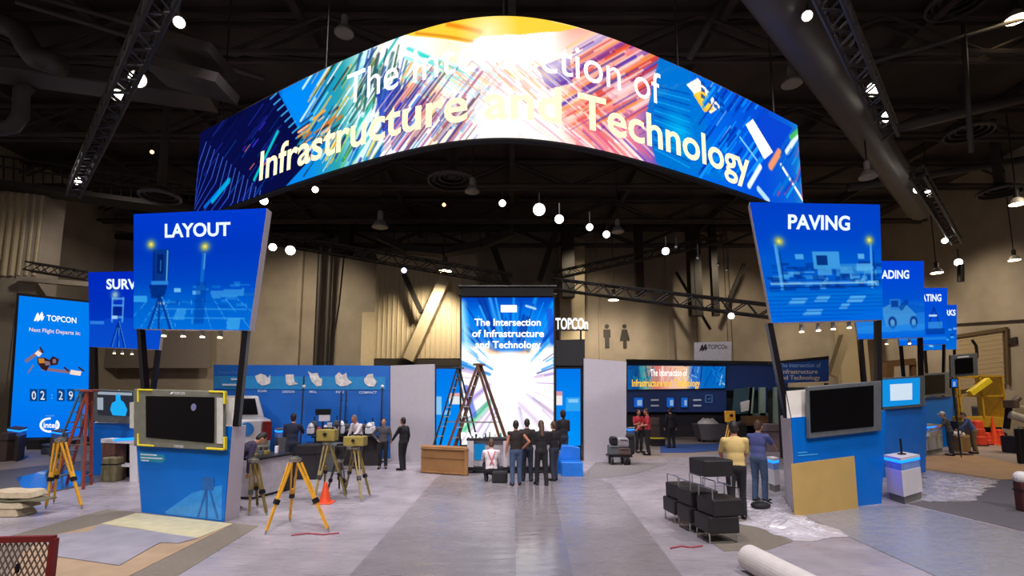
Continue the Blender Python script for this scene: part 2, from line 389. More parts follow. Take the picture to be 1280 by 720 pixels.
duct('pipe sloping up right past the round ceiling diffuser', [A(1105, 164, 20), A(1290, 120, 20)], .22, 8)
duct('lower pipe sloping up right beneath the round ceiling diffuser', [A(1060, 235, 26), A(1290, 198, 26)], .2, 8)
duct('thin vertical pipe hanging in the upper right', [A(1204, 30, 17), A(1214, 190, 17)], .08, 8)
duct('thin slanting pipe rising behind the right end of the ring screen', [A(862, 72, 17), A(905, -5, 17)], .13, 8)
o = MB().bar(A(190, 55, 14.5), A(280, 80, 14.5), 1.5, .3).bar(A(195, 88, 14.5), A(285, 112, 14.5), 1.2, .3).build('air_duct', CEILM); tag(o, 'flat stacked duct panels at the upper left behind the lighting truss', 'duct')
# catwalk with rail over the left recess
t = thing('catwalk', 'dark catwalk with mesh railing high on the left wall', 'catwalk', A(0, 222, 27))
MB().bar(A(-20, 229, 27), A(262, 268, 27), 1.6, .25).build('deck', STEEL, t)
MB().bar(A(-20, 205, 26.6), A(262, 246, 26.6), .09).bar(A(-20, 192, 26.6), A(262, 234, 26.6), .09).build('rail', TRUSSM, t)
mb = MB()
for k in range(24):
    s = k/23; x = -20+282*s; mb.bar(A(x, 192+42*s, 26.6), A(x, 229+39*s, 26.6), .05)
mb.build('baluster', STEEL, t)
t = thing('catwalk', 'dark curved catwalk high in the middle behind the ring screen', 'catwalk', A(560, 318, 33))
pts = [A(475, 296, 34), A(510, 312, 33.6), A(555, 316, 33.4), A(600, 307, 33.6), A(640, 292, 34)]
mb = MB()
for a, b in zip(pts, pts[1:]): mb.bar(a, b, 1.0, .45)
mb.build('deck', STEEL, t)
mb = MB()
for a, b in zip(pts, pts[1:]): mb.bar(a+Vector((0,0,1.1)), b+Vector((0,0,1.1)), .07).bar(a, a+Vector((0,0,1.1)), .06).bar((a+b)/2, (a+b)/2+Vector((0,0,1.1)), .05)
mb.build('rail', STEEL, t)
# diffusers
def diffuser(x, y, Y, r, lb):
    c = A(x, y, Y); t = thing('air_diffuser', lb, 'air vent', c, 0, 'round air diffusers under the ceiling')
    prof = []
    for k in range(4):
        ro = r*(1-.22*k); MB().lathe(c+Vector((0, 0, .1*k)), [(ro-.09, 0), (ro, .02), (ro, .12), (ro-.1, .2), (ro-.09, 0)], 28, None, False).build('ring', PIPE, t, smooth=True)
    MB().tube(c+Vector((0,0,.3)), (c.x, c.y, 16.6), r*.2, n=14).build('neck', CEILM, t)
diffuser(1211, 168, 22, .95, 'round louvred air diffuser under the pipe in the upper right')
diffuser(1196, 6, 17, .95, 'round louvred air diffuser at the top edge, upper right')
diffuser(1250, 242, 25, .95, 'round air diffuser above the lower right lamps')
diffuser(565, 228, 26, 1.3, 'wide round air diffuser behind the middle of the ring screen')
diffuser(200, 248, 21, .8, 'round air diffuser just above the layout sign')
# ------------------------------------------------------------------ lamps
HOUS = mat('lamp_housing', '2e2b2a', .4, .4)
DISH = mat('grey_reflector', '8f8c88', .5, .2)
def highbay(x, y, Y, r, lb, on=None):
    c = A(x, y, Y); t = thing('high_bay_lamp', lb, 'lamp', c)
    MB().lathe(c, [(r, 0), (r*.98, .03), (r*.6, r*.7), (r*.3, r*.95)], 20).build('reflector', DISH, t, smooth=True)
    MB().lathe(c, [(r*.3, r*.95), (r*.34, r*1.0), (r*.34, r*1.9), (r*.2, r*2.1)], 14).build('housing', DISH if not on else HOUS, t)
    MB().lathe(c, [(.01, -.03), (r*.9, -.02), (r*.9, .01)], 20).build('lens', on or DISH, t)
    MB().tube(c+Vector((0, 0, r*2)), (c.x, c.y, 16.8), .03, n=6).build('hanging_rod', STEEL, t)
    return c
def stage_spot(x, y, Y, r, lb, lens=LENS, aim=None):
    """small round stage lamp on a yoke; the lens tips towards the place it lights"""
    c = A(x, y, Y); d = ((aim or Vector((0, 3, 1)))-c).normalized(); R = d.to_track_quat('Z', 'Y').to_matrix()
    t = thing('stage_spotlight', lb, 'lamp', c)
    MB().lathe(c, [(r*1.0, -.02), (r*1.15, 0), (r*1.1, -.2), (r*.8, -.55), (r*.3, -.62)], 14, R).build('housing', HOUS, t)
    MB().lathe(c, [(.005, .02), (r, .0), (r, -.01)], 14, R).build('lens', lens, t)
    MB().bar(c-d*.3+Vector((0, 0, .02)), c-d*.3+Vector((0, 0, .75)), .05).build('yoke', STEEL, t)
    return c, d
lamp_pts = {}
for x, y, Y, r, lb in ((172, 99, 13.5, .16, 'brightest round white lamp on the left lighting truss'), (147, 119, 15, .13, 'lamp just below left of the brightest one on the left truss'), (224, 28, 11, .09, 'small lamp at the top of the left lighting truss'),
        (96, 226, 24, .14, 'lowest lamp at the far end of the left lighting truss'), (1092, 112, 14.5, .15, 'upper of the paired white lamps on the right truss'), (1110, 146, 16.5, .14, 'lower of the paired white lamps on the right truss'),
        (1009, 20, 12, .09, 'small lamp at the top of the right lighting truss'), (674, 262, 22, .2, 'largest white lamp hanging behind the ring screen centre'), (699, 274, 23, .15, 'second lamp along the row behind the ring screen'),
        (737, 284, 24, .12, 'third lamp along the row behind the ring screen'), (758, 293, 25, .13, 'fourth lamp along the row behind the ring screen'), (628, 254, 22, .11, 'first small lamp left of the row behind the ring screen'),
        (832, 314, 26, .14, 'white lamp on the truss right of the portrait screen'), (363, 313, 29, .2, 'white lamp on the long truss right of the layout sign'), (341, 309, 29, .16, 'dimmer lamp touching the right edge of the layout sign'),
        (394, 237, 26, .12, 'small lamp under the left lower edge of the ring screen'), (330, 251, 24, .14, 'small lamp near the left end of the ring screen bottom'), (914, 395, 23, .1, 'small lamp at the right end of the sloping truss'),
        (1147, 237, 22, .12, 'left of two small lamps above the grading sign'), (1160, 241, 22.5, .14, 'right of two small lamps above the grading sign'), (1181, 301, 25, .1, 'tiny lamp above the short stub on the right wall'), (1198, 328, 27, .14, 'small lamp above the hanging black stub on the right wall')):
    lamp_pts[(x, y)] = stage_spot(x, y, Y, r*1.3, lb)
lamp_pts['blue'] = stage_spot(505, 338, 28.5, .14, 'small bluish lamp under the long truss beside the tan brace', emi('cool_lens', 'b8b8ff', 12))
for x, y, Y, r, lb in ((190, 190, 26, .09, 'tiny orange lamp on the wall above the layout sign'), (555, 256, 30, .1, 'tiny yellow lamp under the ring screen centre'), (1049, 83, 16, .07, 'tiny amber lamp on the big round duct')):
    stage_spot(x, y, Y, r, lb, emi('amber_lens', 'ffb860', 9))
for x, y, Y, r, lb in ((1270, 24, 17, .36, 'huge glaring lamp at the upper right corner'), (1272, 255, 23, .34, 'lit round lamp at the right edge, higher one'), (1268, 325, 27, .28, 'lit round lamp at the right edge, lower one'), (1171, 341, 27, .3, 'warm lit lamp just right of the grading sign'),
        (556, 339, 31.5, .45, 'warm lit lamp glowing over the corrugated wall'), (767, 375, 38, .42, 'warm lit lamp over the restroom pictograms')):
    lamp_pts[(x, y)] = highbay(x, y, Y, r, lb, WARM)
for x, y, Y, r, lb in ((430, 42, 17, .35, 'unlit grey lamp above the left shoulder of the ring screen'), (990, 105, 19, .4, 'unlit grey lamp above the right end of the ring screen'), (590, 240, 23.5, .35, 'unlit grey lamp beneath the ring screen beside the wide diffuser'),
        (1085, 222, 18.5, .32, 'unlit grey lamp right of the ring screen end'), (475, 284, 30, .5, 'unlit grey lamp over the dim back wall'), (772, 290, 27, .35, 'unlit grey lamp beside the row behind the ring screen')):
    highbay(x, y, Y, r, lb)
for k, (x, y) in enumerate(((845, 309), (872, 323), (897, 332), (908, 338))):
    stage_spot(x, y, 28, .07, ('dim stage lamp at the left of four on the dark truss', 'second dim stage lamp of four on the dark truss', 'third dim stage lamp of four on the dark truss', 'rightmost dim stage lamp of four on the dark truss')[k], mat('dim_lens', '8a8680', .3), Vector((4, 14, 0)))

# ================================================================== ring screen
# plan of the banner: a rounded nose towards the aisle and two wings sweeping back
RX0, RD0, RA, RMS = -.2, 11.0, 1.73, .66
_x = np.linspace(-10.5, 9.35, 1200); _y = RD0+np.sqrt(RA**2+(RMS*(_x-RX0))**2)-RA
_s = np.concatenate([[0], np.cumsum(np.hypot(np.diff(_x), np.diff(_y)))]); RL = _s[-1]
def ringhit(px, py):
    d = ray(px, py); k = d.x/d.y
    i = int(np.argmin(np.abs(_x/_y-k)))
    return _s[i]/RL, HC+d.z*_y[i]/d.y
Z1, Z0 = ringhit(628, 20)[1], ringhit(628, 172)[1]
def rp(u, z, r=0.):
    s = u*RL; x = np.interp(s, _s, _x); y = np.interp(s, _s, _y); g = RMS**2*(x-RX0)/math.sqrt(RA**2+(RMS*(x-RX0))**2)
    n = Vector((g, -1, 0)).normalized()
    return Vector((x, y, z))+n*r
def rx(px, py):
    th, z = ringhit(px, py); return (th, (Z1-z)/(Z1-Z0))
ASP = RL/(Z1-Z0)
cv = Cv(1100, 140, ASP)
stops = [(252, (6,10,60)), (300, (5,8,50)), (335, (8,20,90)), (352, (0,120,225)), (392, (10,130,215)), (425, (40,150,160)), (452, (200,235,235)), (490, (250,245,250)), (520, (225,245,245)), (560, (255,236,200)), (600, (255,248,235)), (690, (255,245,235)), (715, (240,170,150)), (745, (225,110,90)), (785, (230,140,150)), (815, (120,80,170)), (826, (0,110,190)), (880, (0,100,215)), (950, (5,70,200)), (985, (10,90,200)), (1004, (30,120,190))]
cv.hgrad([(rx(x, 150)[0], c) for x, c in stops])
def RPx(pts): return [rx(x, y) for x, y in pts]
rnd = random.Random(3)
def ring_streaks(n, x0, x1, y0, y1, dx, dy, ws, cols, al=.8):
    for _ in range(n):
        x, y = rnd.uniform(x0, x1), rnd.uniform(y0, y1); s = rnd.uniform(.5, 1.2)
        cv.line(rx(x, y), rx(x+dx*s, y+dy*s), rnd.uniform(*ws), rnd.choice(cols), al, .6)
# left: night blue with light stripes
cv.poly(RPx([(250, 190), (345, 110), (392, 195), (330, 262), (240, 275)]), (6, 10, 62))
ring_streaks(40, 250, 340, 150, 260, 18, -26, (.008, .02), [(20,40,150), (10,30,120), (40,60,200), (0,90,200)], .6)
for k in range(15):
    x = 258+k*5.2; y = 178+k*4.6
    cv.line(rx(x, y), rx(x-9, y+26+k*1.5), .014, (70, 110, 220), .9); cv.line(rx(x-9, y+26+k*1.5), rx(x-34, y+70), .014, (50, 90, 220), .8)
cv.line(rx(266, 250), rx(286, 226), .09, (0, 190, 240), .8); cv.line(rx(256, 258), rx(272, 240), .05, (0, 120, 230), .8)
for k in range(10): cv.line(rx(338+k*4.6, 124+k*7), rx(346+k*4.6, 117+k*7), .022, (60, 170, 240), .9)
cv.line(rx(318, 224), rx(347, 165), .05, (0, 200, 200), .9)
ring_streaks(12, 300, 330, 160, 215, 6, -8, (.01, .03), [(60,40,220), (240,120,90), (90,60,255)], .8)
# teal and orange paint region
cv.poly(RPx([(352, 119), (400, 92), (404, 130), (372, 150)]), (0, 128, 228))
ring_streaks(60, 372, 470, 80, 220, 26, -40, (.01, .05), [(0,160,150), (20,110,60), (250,250,255), (120,215,220), (240,180,60), (20,40,60), (255,255,255)], .75)
ring_streaks(30, 372, 415, 140, 190, 14, -10, (.02, .06), [(245,150,40), (210,110,30), (250,190,140), (40,30,50)], .8)
ring_streaks(26, 400, 470, 175, 225, 16, -34, (.015, .05), [(0,110,200), (120,190,60), (40,40,140), (240,210,60), (30,90,180)], .8)
ring_streaks(20, 445, 500, 95, 160, 10, -40, (.02, .05), [(30,40,50), (60,110,70), (240,240,250), (30,50,160)], .7)
ring_streaks(30, 440, 492, 88, 140, 8, -34, (.02, .06), [(24,40,60), (30,90,90), (20,60,130), (60,100,60)], .75)
cv.poly(RPx([(470, 118), (500, 98), (505, 160), (480, 170)]), (28, 50, 175), .8)
ring_streaks(22, 500, 545, 100, 150, 14, -26, (.02, .06), [(235,150,50), (200,120,60), (150,60,120)], .7)
ring_streaks(60, 470, 590, 130, 205, 42, -56, (.012, .04), [(90,50,110), (240,170,140), (60,50,160), (255,215,190), (30,80,200), (220,110,140)], .75)
ring_streaks(16, 500, 560, 60, 105, 30, 12, (.02, .05), [(120,235,225), (255,255,255), (40,200,190)], .7)
# golden crown
cv.poly(RPx([(505, 44), (545, 29), (590, 22), (640, 19), (690, 23), (732, 34), (700, 40), (650, 44), (600, 46), (585, 54), (520, 46)]), (255, 196, 50), .95)
cv.line(rx(560, 31), rx(600, 40), .06, (225, 120, 15), .9, .9); cv.line(rx(520, 42), rx(590, 52), .04, (190, 110, 20), .7, .9); cv.line(rx(690, 25), rx(735, 36), .05, (250,225,150), .8)
# right: warm perspective streaks
ring_streaks(70, 690, 800, 60, 165, 60, -34, (.012, .05), [(225,70,40), (120,40,130), (245,150,140), (60,40,160), (255,220,200), (200,60,60), (250,150,60)], .8)
cv.poly(RPx([(672, 84), (712, 70), (716, 104), (684, 112)]), (70, 35, 150), .8)
ring_streaks(40, 700, 790, 130, 185, 40, 40, (.015, .05), [(245,190,190), (215,90,130), (255,230,220), (110,70,170)], .75)
cv.poly(RPx([(752, 112), (780, 90), (800, 120), (770, 130)]), (225, 200, 210), .7)
# white burst
for p, q, w in (((535, 100), (700, 176), .34), ((560, 128), (690, 190), .5), ((770, 30), (560, 200), .34), ((610, 40), (640, 190), .5)):
    cv.line(rx(*p), rx(*q), w, (255, 252, 248), .96, 1.6)
ring_streaks(60, 520, 600, 70, 150, 30, 20, (.006, .02), [(240,190,120), (230,150,140), (120,220,215), (255,255,255)], .5)
ring_streaks(60, 640, 740, 60, 175, 44, 36, (.006, .02), [(240,170,150), (225,120,110), (255,225,180), (190,110,160), (255,255,255)], .5)
ring_streaks(80, 380, 480, 85, 215, 20, -34, (.005, .015), [(255,255,255), (10,40,70), (0,150,200), (230,180,90), (20,110,80)], .7)
ring_streaks(60, 830, 950, 95, 225, 18, -26, (.005, .016), [(0,40,140), (20,170,250), (0,90,220), (150,215,250)], .7)
ring_streaks(70, 465, 575, 130, 205, 36, -48, (.008, .03), [(70,40,110), (200,120,110), (40,40,140), (255,215,190), (30,60,170), (150,70,120), (90,50,60)], .7)
ring_streaks(50, 705, 800, 60, 170, 50, -28, (.008, .03), [(190,50,40), (90,30,120), (225,120,110), (50,30,130), (245,190,170), (230,120,50)], .65)
ring_streaks(24, 560, 680, 75, 110, 20, 18, (.008, .03), [(225,160,170), (240,190,120), (215,150,100)], .6)
# blue city region
cv.poly(RPx([(824, 70), (862, 92), (905, 226), (820, 203), (806, 150)]), (0, 108, 198), .9)
for k in range(14): cv.line(rx(818, 108+k*6), rx(862, 118+k*7), .016, (20, 160, 225) if k % 2 else (0, 60, 150), .7)
cv.disc(*rx(848, 165), .03, .25, (0, 190, 235), .7, 1.)
cv.poly(RPx([(858, 106), (872, 98), (900, 134), (888, 142)]), (255, 246, 225)); cv.poly(RPx([(866, 118), (880, 112), (892, 138), (880, 140)]), (250, 190, 40), .9)
for k in range(4):
    for j in range(3): cv.poly(RPx([(876+k*8, 101+k*6+j*8), (881+k*8, 104+k*6+j*8), (881+k*8, 109+k*6+j*8), (876+k*8, 106+k*6+j*8)]), (0, 60, 150), .8)
ring_streaks(60, 870, 945, 120, 230, 16, -22, (.015, .05), [(0,70,190), (0,130,235), (0,40,150), (20,150,240)], .8)
cv.poly(RPx([(951, 140), (990, 160), (966, 200), (944, 168)]), (8, 64, 196))
cv.poly(RPx([(932, 156), (941, 149), (966, 190), (955, 199)]), (255, 255, 255)); cv.line(rx(925, 172), rx(946, 200), .03, (120, 200, 250), .9)
cv.line(rx(936, 232), rx(950, 208), .07, (235, 245, 255), .95); cv.line(rx(948, 236), rx(960, 250), .08, (190, 225, 250), .9)
cv.line(rx(983, 190), rx(1004, 168), .08, (235, 240, 235), .9); cv.line(rx(988, 172), rx(1000, 164), .07, (70, 180, 90), .9)
cv.line(rx(963, 208), rx(974, 190), .1, (250, 150, 90), .9); cv.line(rx(976, 206), rx(1006, 250), .05, (250, 240, 235), .95)
ring_streaks(24, 965, 1006, 190, 250, 10, -16, (.015, .05), [(0,120,200), (20,160,220), (0,60,170), (200,60,120)], .7)
ring = thing('ring_screen', 'huge curved LED banner hanging over the booth with slogan text', 'screen', (RX0, RD0, Z0))
display('lit_face', cv, lambda x, y: rp(x, Z1+(Z0-Z1)*y), led('ring_led', 1.25), ring)
mb = MB(); n = 80; v = []
for i in range(n+1):
    th = i/n
    v += [rp(th, Z0-.04, -.02), rp(th, Z1+.04, -.02), rp(th, Z1+.04, -.2), rp(th, Z0-.04, -.2)]
f = [(0,1,2,3), tuple(4*n+k for k in (3,2,1,0))]
for i in range(n):
    for k in range(4): f.append((4*i+k, 4*i+4+k, 4*i+4+(k+1) % 4, 4*i+(k+1) % 4))
mb.add(v, f).build('casing', mat('matte_black', '0a0909', .9), ring)
def ringtext(s, x0, y0t, y0b, x1, m, bold):
    a, b = rx(x0, (y0t+y0b)/2)[0], rx(x1, 160)[0]
    return a, b
def ring_line(name, s, pxa, pxb, tcap, tbase, m, bold):
    a = ringhit(pxa, 150)[0]; b = ringhit(pxb, 150)[0]
    text(name, s, lambda x, y, z: rp(a+(b-a)*x, Z1+(Z0-Z1)*(tbase+(tcap-tbase)*y), .03), m, ring, bold)
ring_line('headline', 'The Intersection of', 433, 826, .15, .45, emi('headline_white', 'fffdfa', 1.5), 0.0)
ring_line('headline', 'Infrastructure and Technology', 330, 932, .55, .85, emi('headline_cream', 'fff0c0', 1.35), .018)
for i, th in enumerate((.05, .28, .52, .75, .95)):
    a = rp(th, Z1, -.12); MB().tube(a, (a.x, a.y, 16.8), .03, n=6).build('hanging_cable', STEEL, ring)

# ================================================================== portrait screen and its side screens
DK = mat('dark_frame', '121014', .7)
TP = Plane(G(577, 577), G(693, 577)); Yp = TP.p.y
pt = thing('portrait_screen', 'tall bright portrait LED screen at the middle of the booth', 'screen', (A(634, 577, Yp).x, Yp, 0))
cv = Cv(150, 220, .68)
cv.vgrad([(0, (0,60,170)), (.12, (0,110,215)), (.3, (40,120,210)), (.36, (250,235,220)), (.5, (255,252,252)), (.75, (255,250,252)), (1, (225,235,225))])
rnd = random.Random(5)
C0 = (.55, .58)
for k in range(150):
    an = rnd.uniform(0, 2*PI); r0 = rnd.uniform(.22, .5); r1 = r0+rnd.uniform(.15, .5)
    p = (C0[0]+math.cos(an)*r0/.9, C0[1]+math.sin(an)*r0*.8); q = (C0[0]+math.cos(an)*r1/.9, C0[1]+math.sin(an)*r1*.8)
    up = math.sin(an) < -.25
    c = rnd.choice([(0,60,170), (0,120,220), (20,150,230), (10,40,130), (60,170,240)] if up else [(235,225,240), (190,160,200), (245,225,215), (150,130,190), (255,255,255), (215,205,225)])
    cv.line(p, q, rnd.uniform(.01, .04), c, .7, .8)
cv.line((.0, .05), (.06, .35), .10, (180,235,240), .8, 1.); cv.line((.0, .34), (.2, .48), .08, (250,240,225), .8, 1.); cv.line((.95, .1), (.99, .3), .06, (30,70,190), .7)
cv.disc(.52, .365, .27, .06, (225, 110, 40), .9, .5); cv.disc(.52, .345, .25, .05, (30, 120, 220), .95, .4); cv.disc(.52, .42, .32, .06, (255, 250, 245), .95, .5)
cv.line((.03, .9), (.3, .72), .07, (40, 170, 110), .8, 1.); cv.line((.02, .75), (.3, .6), .06, (120, 90, 180), .7, 1.); cv.line((.05, .62), (.14, .8), .05, (60,90,200), .7)
cv.line((.62, .72), (.98, .95), .07, (190, 165, 200), .7, 1.); cv.line((.7, .66), (1, .8), .05, (150, 130, 180), .6, 1.)
cv.disc(.55, .6, .32, .16, (255, 255, 255), .95, 1.)
cv.rect(.43, .055, .6, .105, (250, 252, 255)); cv.line((.7, .06), (.8, .08), .02, (190,220,250), .8)
TL, TR, BR, BL = TP.on(577, 372), TP.on(692, 372), TP.on(692, 556), TP.on(577, 556)
display('lit_face', cv, quad(TL, TR, BR, BL), led('portrait_led', 1.3), pt)
MB().prism([TP.on(575, 369, -.02), TP.on(694, 369, -.02), TP.on(694, 578, -.02), TP.on(575, 578, -.02)], (0, .4, 0)).build('casing', DK, pt)
MB().prism([TP.on(577, 360, .05), TP.on(691, 360, .05), TP.on(691, 370, .05), TP.on(577, 370, .05)], (0, .5, 0)).build('top_rail', DK, pt)
W3 = emi('slogan_white', 'ffffff', 1.4)
for s, x0, x1, y in (('The Intersection', 593, 676, 407), ('of Infrastructure', 590, 680, 421), ('and Technology', 594, 676, 435)):
    text('slogan', s, flat(TP, x0, x1, y-9, y, .03), W3, pt, .02)
lattice('screen_truss', 'dark truss bridging the top of the portrait screen', TP.on(572, 361, -.3)+Vector((0, .5, 0)), TP.on(697, 361, -.3)+Vector((0, .5, 0)), .32, .32, STEEL, None)
def sidescreen(name, lb, x0, x1, yt, yb, blobs):
    t = thing(name, lb, 'screen', (A((x0+x1)/2, 577, Yp+.3).x, Yp+.3, 0)); Q = Plane(Vector((0, Yp+.25, 0)), Vector((1, Yp+.25, 0)))
    c = Cv(40, 90, .36, (0, 132, 240)); c.vgrad([(0, (0,120,235)), (1, (0,148,250))])
    for b in blobs: c.rect(*b)
    display('lit_face', c, quad(Q.on(x0, yt), Q.on(x1, yt), Q.on(x1, yb), Q.on(x0, yb)), led('side_led', 1.0), t)
    MB().prism([Q.on(x0-2, yt-3, -.03), Q.on(x1+2, yt-3, -.03), Q.on(x1+2, 577, -.03), Q.on(x0-2, 577, -.03)], (0, .25, 0)).build('casing', DK, t)
sidescreen('side_screen', 'blue side screen on the left of the portrait screen', 545.5, 574.5, 461, 557, [(0, .37, .22, .6, (190,225,245), .7), (.55, .32, 1, .37, (225,170,170), 1), (.55, .37, 1, .47, (225,235,240), 1), (.3, .55, .6, .6, (210,235,250), .6)])
sidescreen('side_screen', 'blue side screen on the right of the portrait screen', 695.5, 725.5, 461, 557, [(0, .3, .25, .36, (215,150,160), 1), (0, .36, .25, .48, (240,235,230), 1), (.4, .38, .98, .55, (60,170,240), .8), (.5, .4, .9, .44, (190,230,250), .6)])
HB = Plane(Vector((0, Yp+.15, 0)), Vector((1, Yp+.15, 0)))
t = thing('header_box', 'black header box right of the portrait screen, under white lettering', 'panel', (A(712, 577, Yp+.2).x, Yp+.2, 0))
MB().prism([HB.on(694, 425), HB.on(731, 424), HB.on(731, 457), HB.on(694, 457)], (0, .6, 0)).build('panel', DK, t)
MB().box((A(729.5, 500, Yp+.4).x, Yp+.45, 1.9), (.1, .3, 3.8)).build('upright', DK, t)
t = thing('brand_lettering', 'glowing white brand lettering beside the top of the portrait screen', 'sign', HB.on(714, 425))
WL = emi('white_letters', 'ffffff', 1.5)
text('letters', 'TOPCOn', flat(HB, 694.5, 735, 397, 411.5, .0), WL, t, .012, .04)
MB().bar(HB.on(694, 412.5), HB.on(735, 412.5), .06).bar(HB.on(700, 412.5), HB.on(700, 425), .06).bar(HB.on(726, 412.5), HB.on(726, 425), .06).build('support_rail', DK, t)
WG = mat('white_booth_wall', 'b3adb4', .6, var=.03)
t = tag(MB().prism([G(488, 577), G(543, 578), A(543, 455, G(543, 578).y), A(488, 457, G(488, 577).y)], (0, .18, 0)).build('booth_panel', WG), 'plain pale booth wall left of the portrait screen', 'panel')
t = tag(MB().prism([G(730, 577), G(783, 577), A(783, 452, G(783, 577).y), A(730, 448, G(730, 577).y)], (0, .18, 0)).build('booth_panel', WG), 'plain pale booth wall right of the portrait screen', 'panel')
# ================================================================== left blue graphic wall
LP = Plane(G(267, 573), G(487, 573.5))
t = thing('graphic_wall', 'long blue booth wall with a row of pale machine pictures', 'panel', G(377, 573))
MB().prism([LP.on(267, 456), LP.on(487, 457), LP.on(487, 573.5), LP.on(267, 573)], (0, .25, 0)).build('panel', mat('deep_blue_graphic', '0a62bc', .45, var=.12, scale=.7), t)
MB().prism([LP.on(268, 470, .01), LP.on(482, 471, .01), LP.on(482, 487, .01), LP.on(268, 486, .01)], LP.n*.02).build('band', mat('light_blue_band', '1c86c4', .45), t)
PALE = mat('pale_print', 'd8d2cc', .6, var=.3, scale=6); PRINT = mat('white_print', 'd0dcec', .6)
def blob(pts, nm='machine_picture'): MB().prism([LP.on(x, y, .04) for x, y in pts], LP.n*.015).build(nm, PALE, t)
blob([(319, 470), (326, 467), (332, 469), (335, 473), (338, 468), (338, 479), (333, 481), (328, 482), (322, 478)])
blob([(357, 468), (367, 468), (368, 477), (373, 480), (362, 482), (358, 480)])
blob([(385, 464), (390, 467), (397, 466), (399, 472), (403, 474), (402, 482), (396, 483), (390, 477)])
blob([(419, 470), (424, 465), (428, 469), (433, 466), (434, 473), (440, 478), (434, 482), (426, 483), (420, 479)])
blob([(455, 474), (460, 468), (466, 467), (467, 472), (471, 477), (468, 483), (461, 483), (456, 479)])
for s, x0, x1, y in (('SCAN', 322, 333, 490), ('DESIGN', 353, 368, 491), ('MILL', 387, 396, 491), ('PAVE', 420, 430, 491.5), ('COMPACT', 449, 471, 492)):
    text('caption', s, flat(LP, x0, x1, y-3, y, .05), PRINT, t, .01)
text('heading', 'SmoothRide', flat(LP, 273, 299, 463, 467.5, .05), mat('faint_print', '4a86c8', .6), t)
for x0, x1, y in ((289, 298, 474), (278, 302, 481)):
    MB().prism([LP.on(x0, y-1.2, .05), LP.on(x1, y-1.2, .05), LP.on(x1, y+1.2, .05), LP.on(x0, y+1.2, .05)], LP.n*.01).build('print_line', PRINT, t)
# ================================================================== right dark blue booth
RB = Plane(G(783, 547), G(1040, 547)); Yr = RB.p.y
NAVY = mat('navy_booth_wall', '0a2f6c', .6, var=.1)
t = thing('navy_booth', 'long navy booth wall at the back right with small monitors', 'booth', G(870, 556))
MB().prism([RB.on(784, 452), RB.on(985, 455), RB.on(985, 488), RB.on(784, 488)], (0, .4, 0)).build('header', NAVY, t)
MB().prism([RB.on(784, 488), RB.on(908, 488), RB.on(908, 515), RB.on(784, 515)], (0, .4, 0)).build('panel', NAVY, t)
MB().prism([RB.on(784, 515, -.6), RB.on(912, 515, -.6), RB.on(912, 546, -.6), RB.on(784, 546, -.6)], (0, .3, 0)).build('lower_panel', mat('dark_booth_base', '1d1a24', .7), t)
MB().prism([RB.on(784, 449, .1), RB.on(985, 452, .1), RB.on(985, 456, .1), RB.on(784, 453, .1)], (0, .3, 0)).build('top_edge', DK, t)
MB().prism([RB.on(906, 484, -1.6), RB.on(1045, 484, -1.6), RB.on(1045, 545.5, -1.6), RB.on(906, 545.5, -1.6)], (0, .2, 0)).build('rear_panel', mat('dim_teal_panel', '37454a', .7), t)
for x in (926, 957, 985):
    MB().prism([RB.on(x-2, 486), RB.on(x+2, 486), RB.on(x+2, 547), RB.on(x-2, 547)], (0, .3, 0)).build('upright', NAVY, t)
c = Cv(150, 40, 4.0, (0, 90, 190))
c.hgrad([(0, (20,90,160)), (.1, (10,70,130)), (.18, (120,160,150)), (.3, (210,120,110)), (.45, (240,190,170)), (.6, (245,200,150)), (.66, (60,120,200)), (.8, (0,100,190)), (1, (10,110,190))])
rnd = random.Random(9)
for k in range(60):
    x = rnd.random(); c.line((x, rnd.random()), (x+rnd.uniform(-.08, .08), rnd.random()), rnd.uniform(.03, .09), rnd.choice([(40,160,170), (20,60,120), (240,230,220)] if x < .3 else [(250,220,200), (220,110,90), (255,240,230), (150,80,140)] if x < .62 else [(0,80,190), (20,140,220), (200,225,245), (0,50,140)]), .7)
b = thing('banner_screen', 'wide lit banner screen with slogan on the navy booth', 'screen', RB.on(845, 488, .1))
display('lit_face', c, quad(RB.on(784.5, 457, .12), RB.on(907, 458, .12), RB.on(906, 485, .12), RB.on(784.5, 487, .12)), led('banner_led', 1.0), b)
MB().prism([RB.on(784, 456, .1), RB.on(908, 457, .1), RB.on(907, 486, .1), RB.on(784, 488, .1)], (0, .12, 0)).build('casing', DK, b)
text('headline', 'The Intersection of', flat(RB, 813, 859, 461, 470, .15), emi('banner_white', 'ffffff', 1.2), b, .01)
text('headline', 'Infrastructure and Technology', flat(RB, 790, 875, 474, 483, .15), emi('banner_yellow', 'ffc62a', 1.1), b, .02)
BS = emi('blue_monitor', '1f70e8', .6); BS2 = emi('pale_monitor', 'a8d0ff', .6)
for x0, x1, lb in ((792.5, 803.5, 'small blue wall monitor nearest the pale booth wall'), (833.5, 842.5, 'small blue wall monitor in the middle of the navy wall'), (851.5, 859.5, 'small blue wall monitor right of the middle one')):
    m = thing('wall_monitor', lb, 'monitor', RB.on((x0+x1)/2, 505, .02))
    MB().prism([RB.on(x0-.5, 496, .02), RB.on(x1+.5, 496, .02), RB.on(x1+.5, 510, .02), RB.on(x0-.5, 510, .02)], RB.n*.08).build('casing', DK, m)
    MB().prism([RB.on(x0, 497, .11), RB.on(x1, 497, .11), RB.on(x1, 509, .11), RB.on(x0, 509, .11)], RB.n*.01).build('lit_screen', BS, m)
    MB().prism([RB.on(x0+4, 500, .125), RB.on(x1-1, 500, .125), RB.on(x1-1, 507, .125), RB.on(x0+4, 507, .125)], RB.n*.005).build('window_patch', BS2, m)
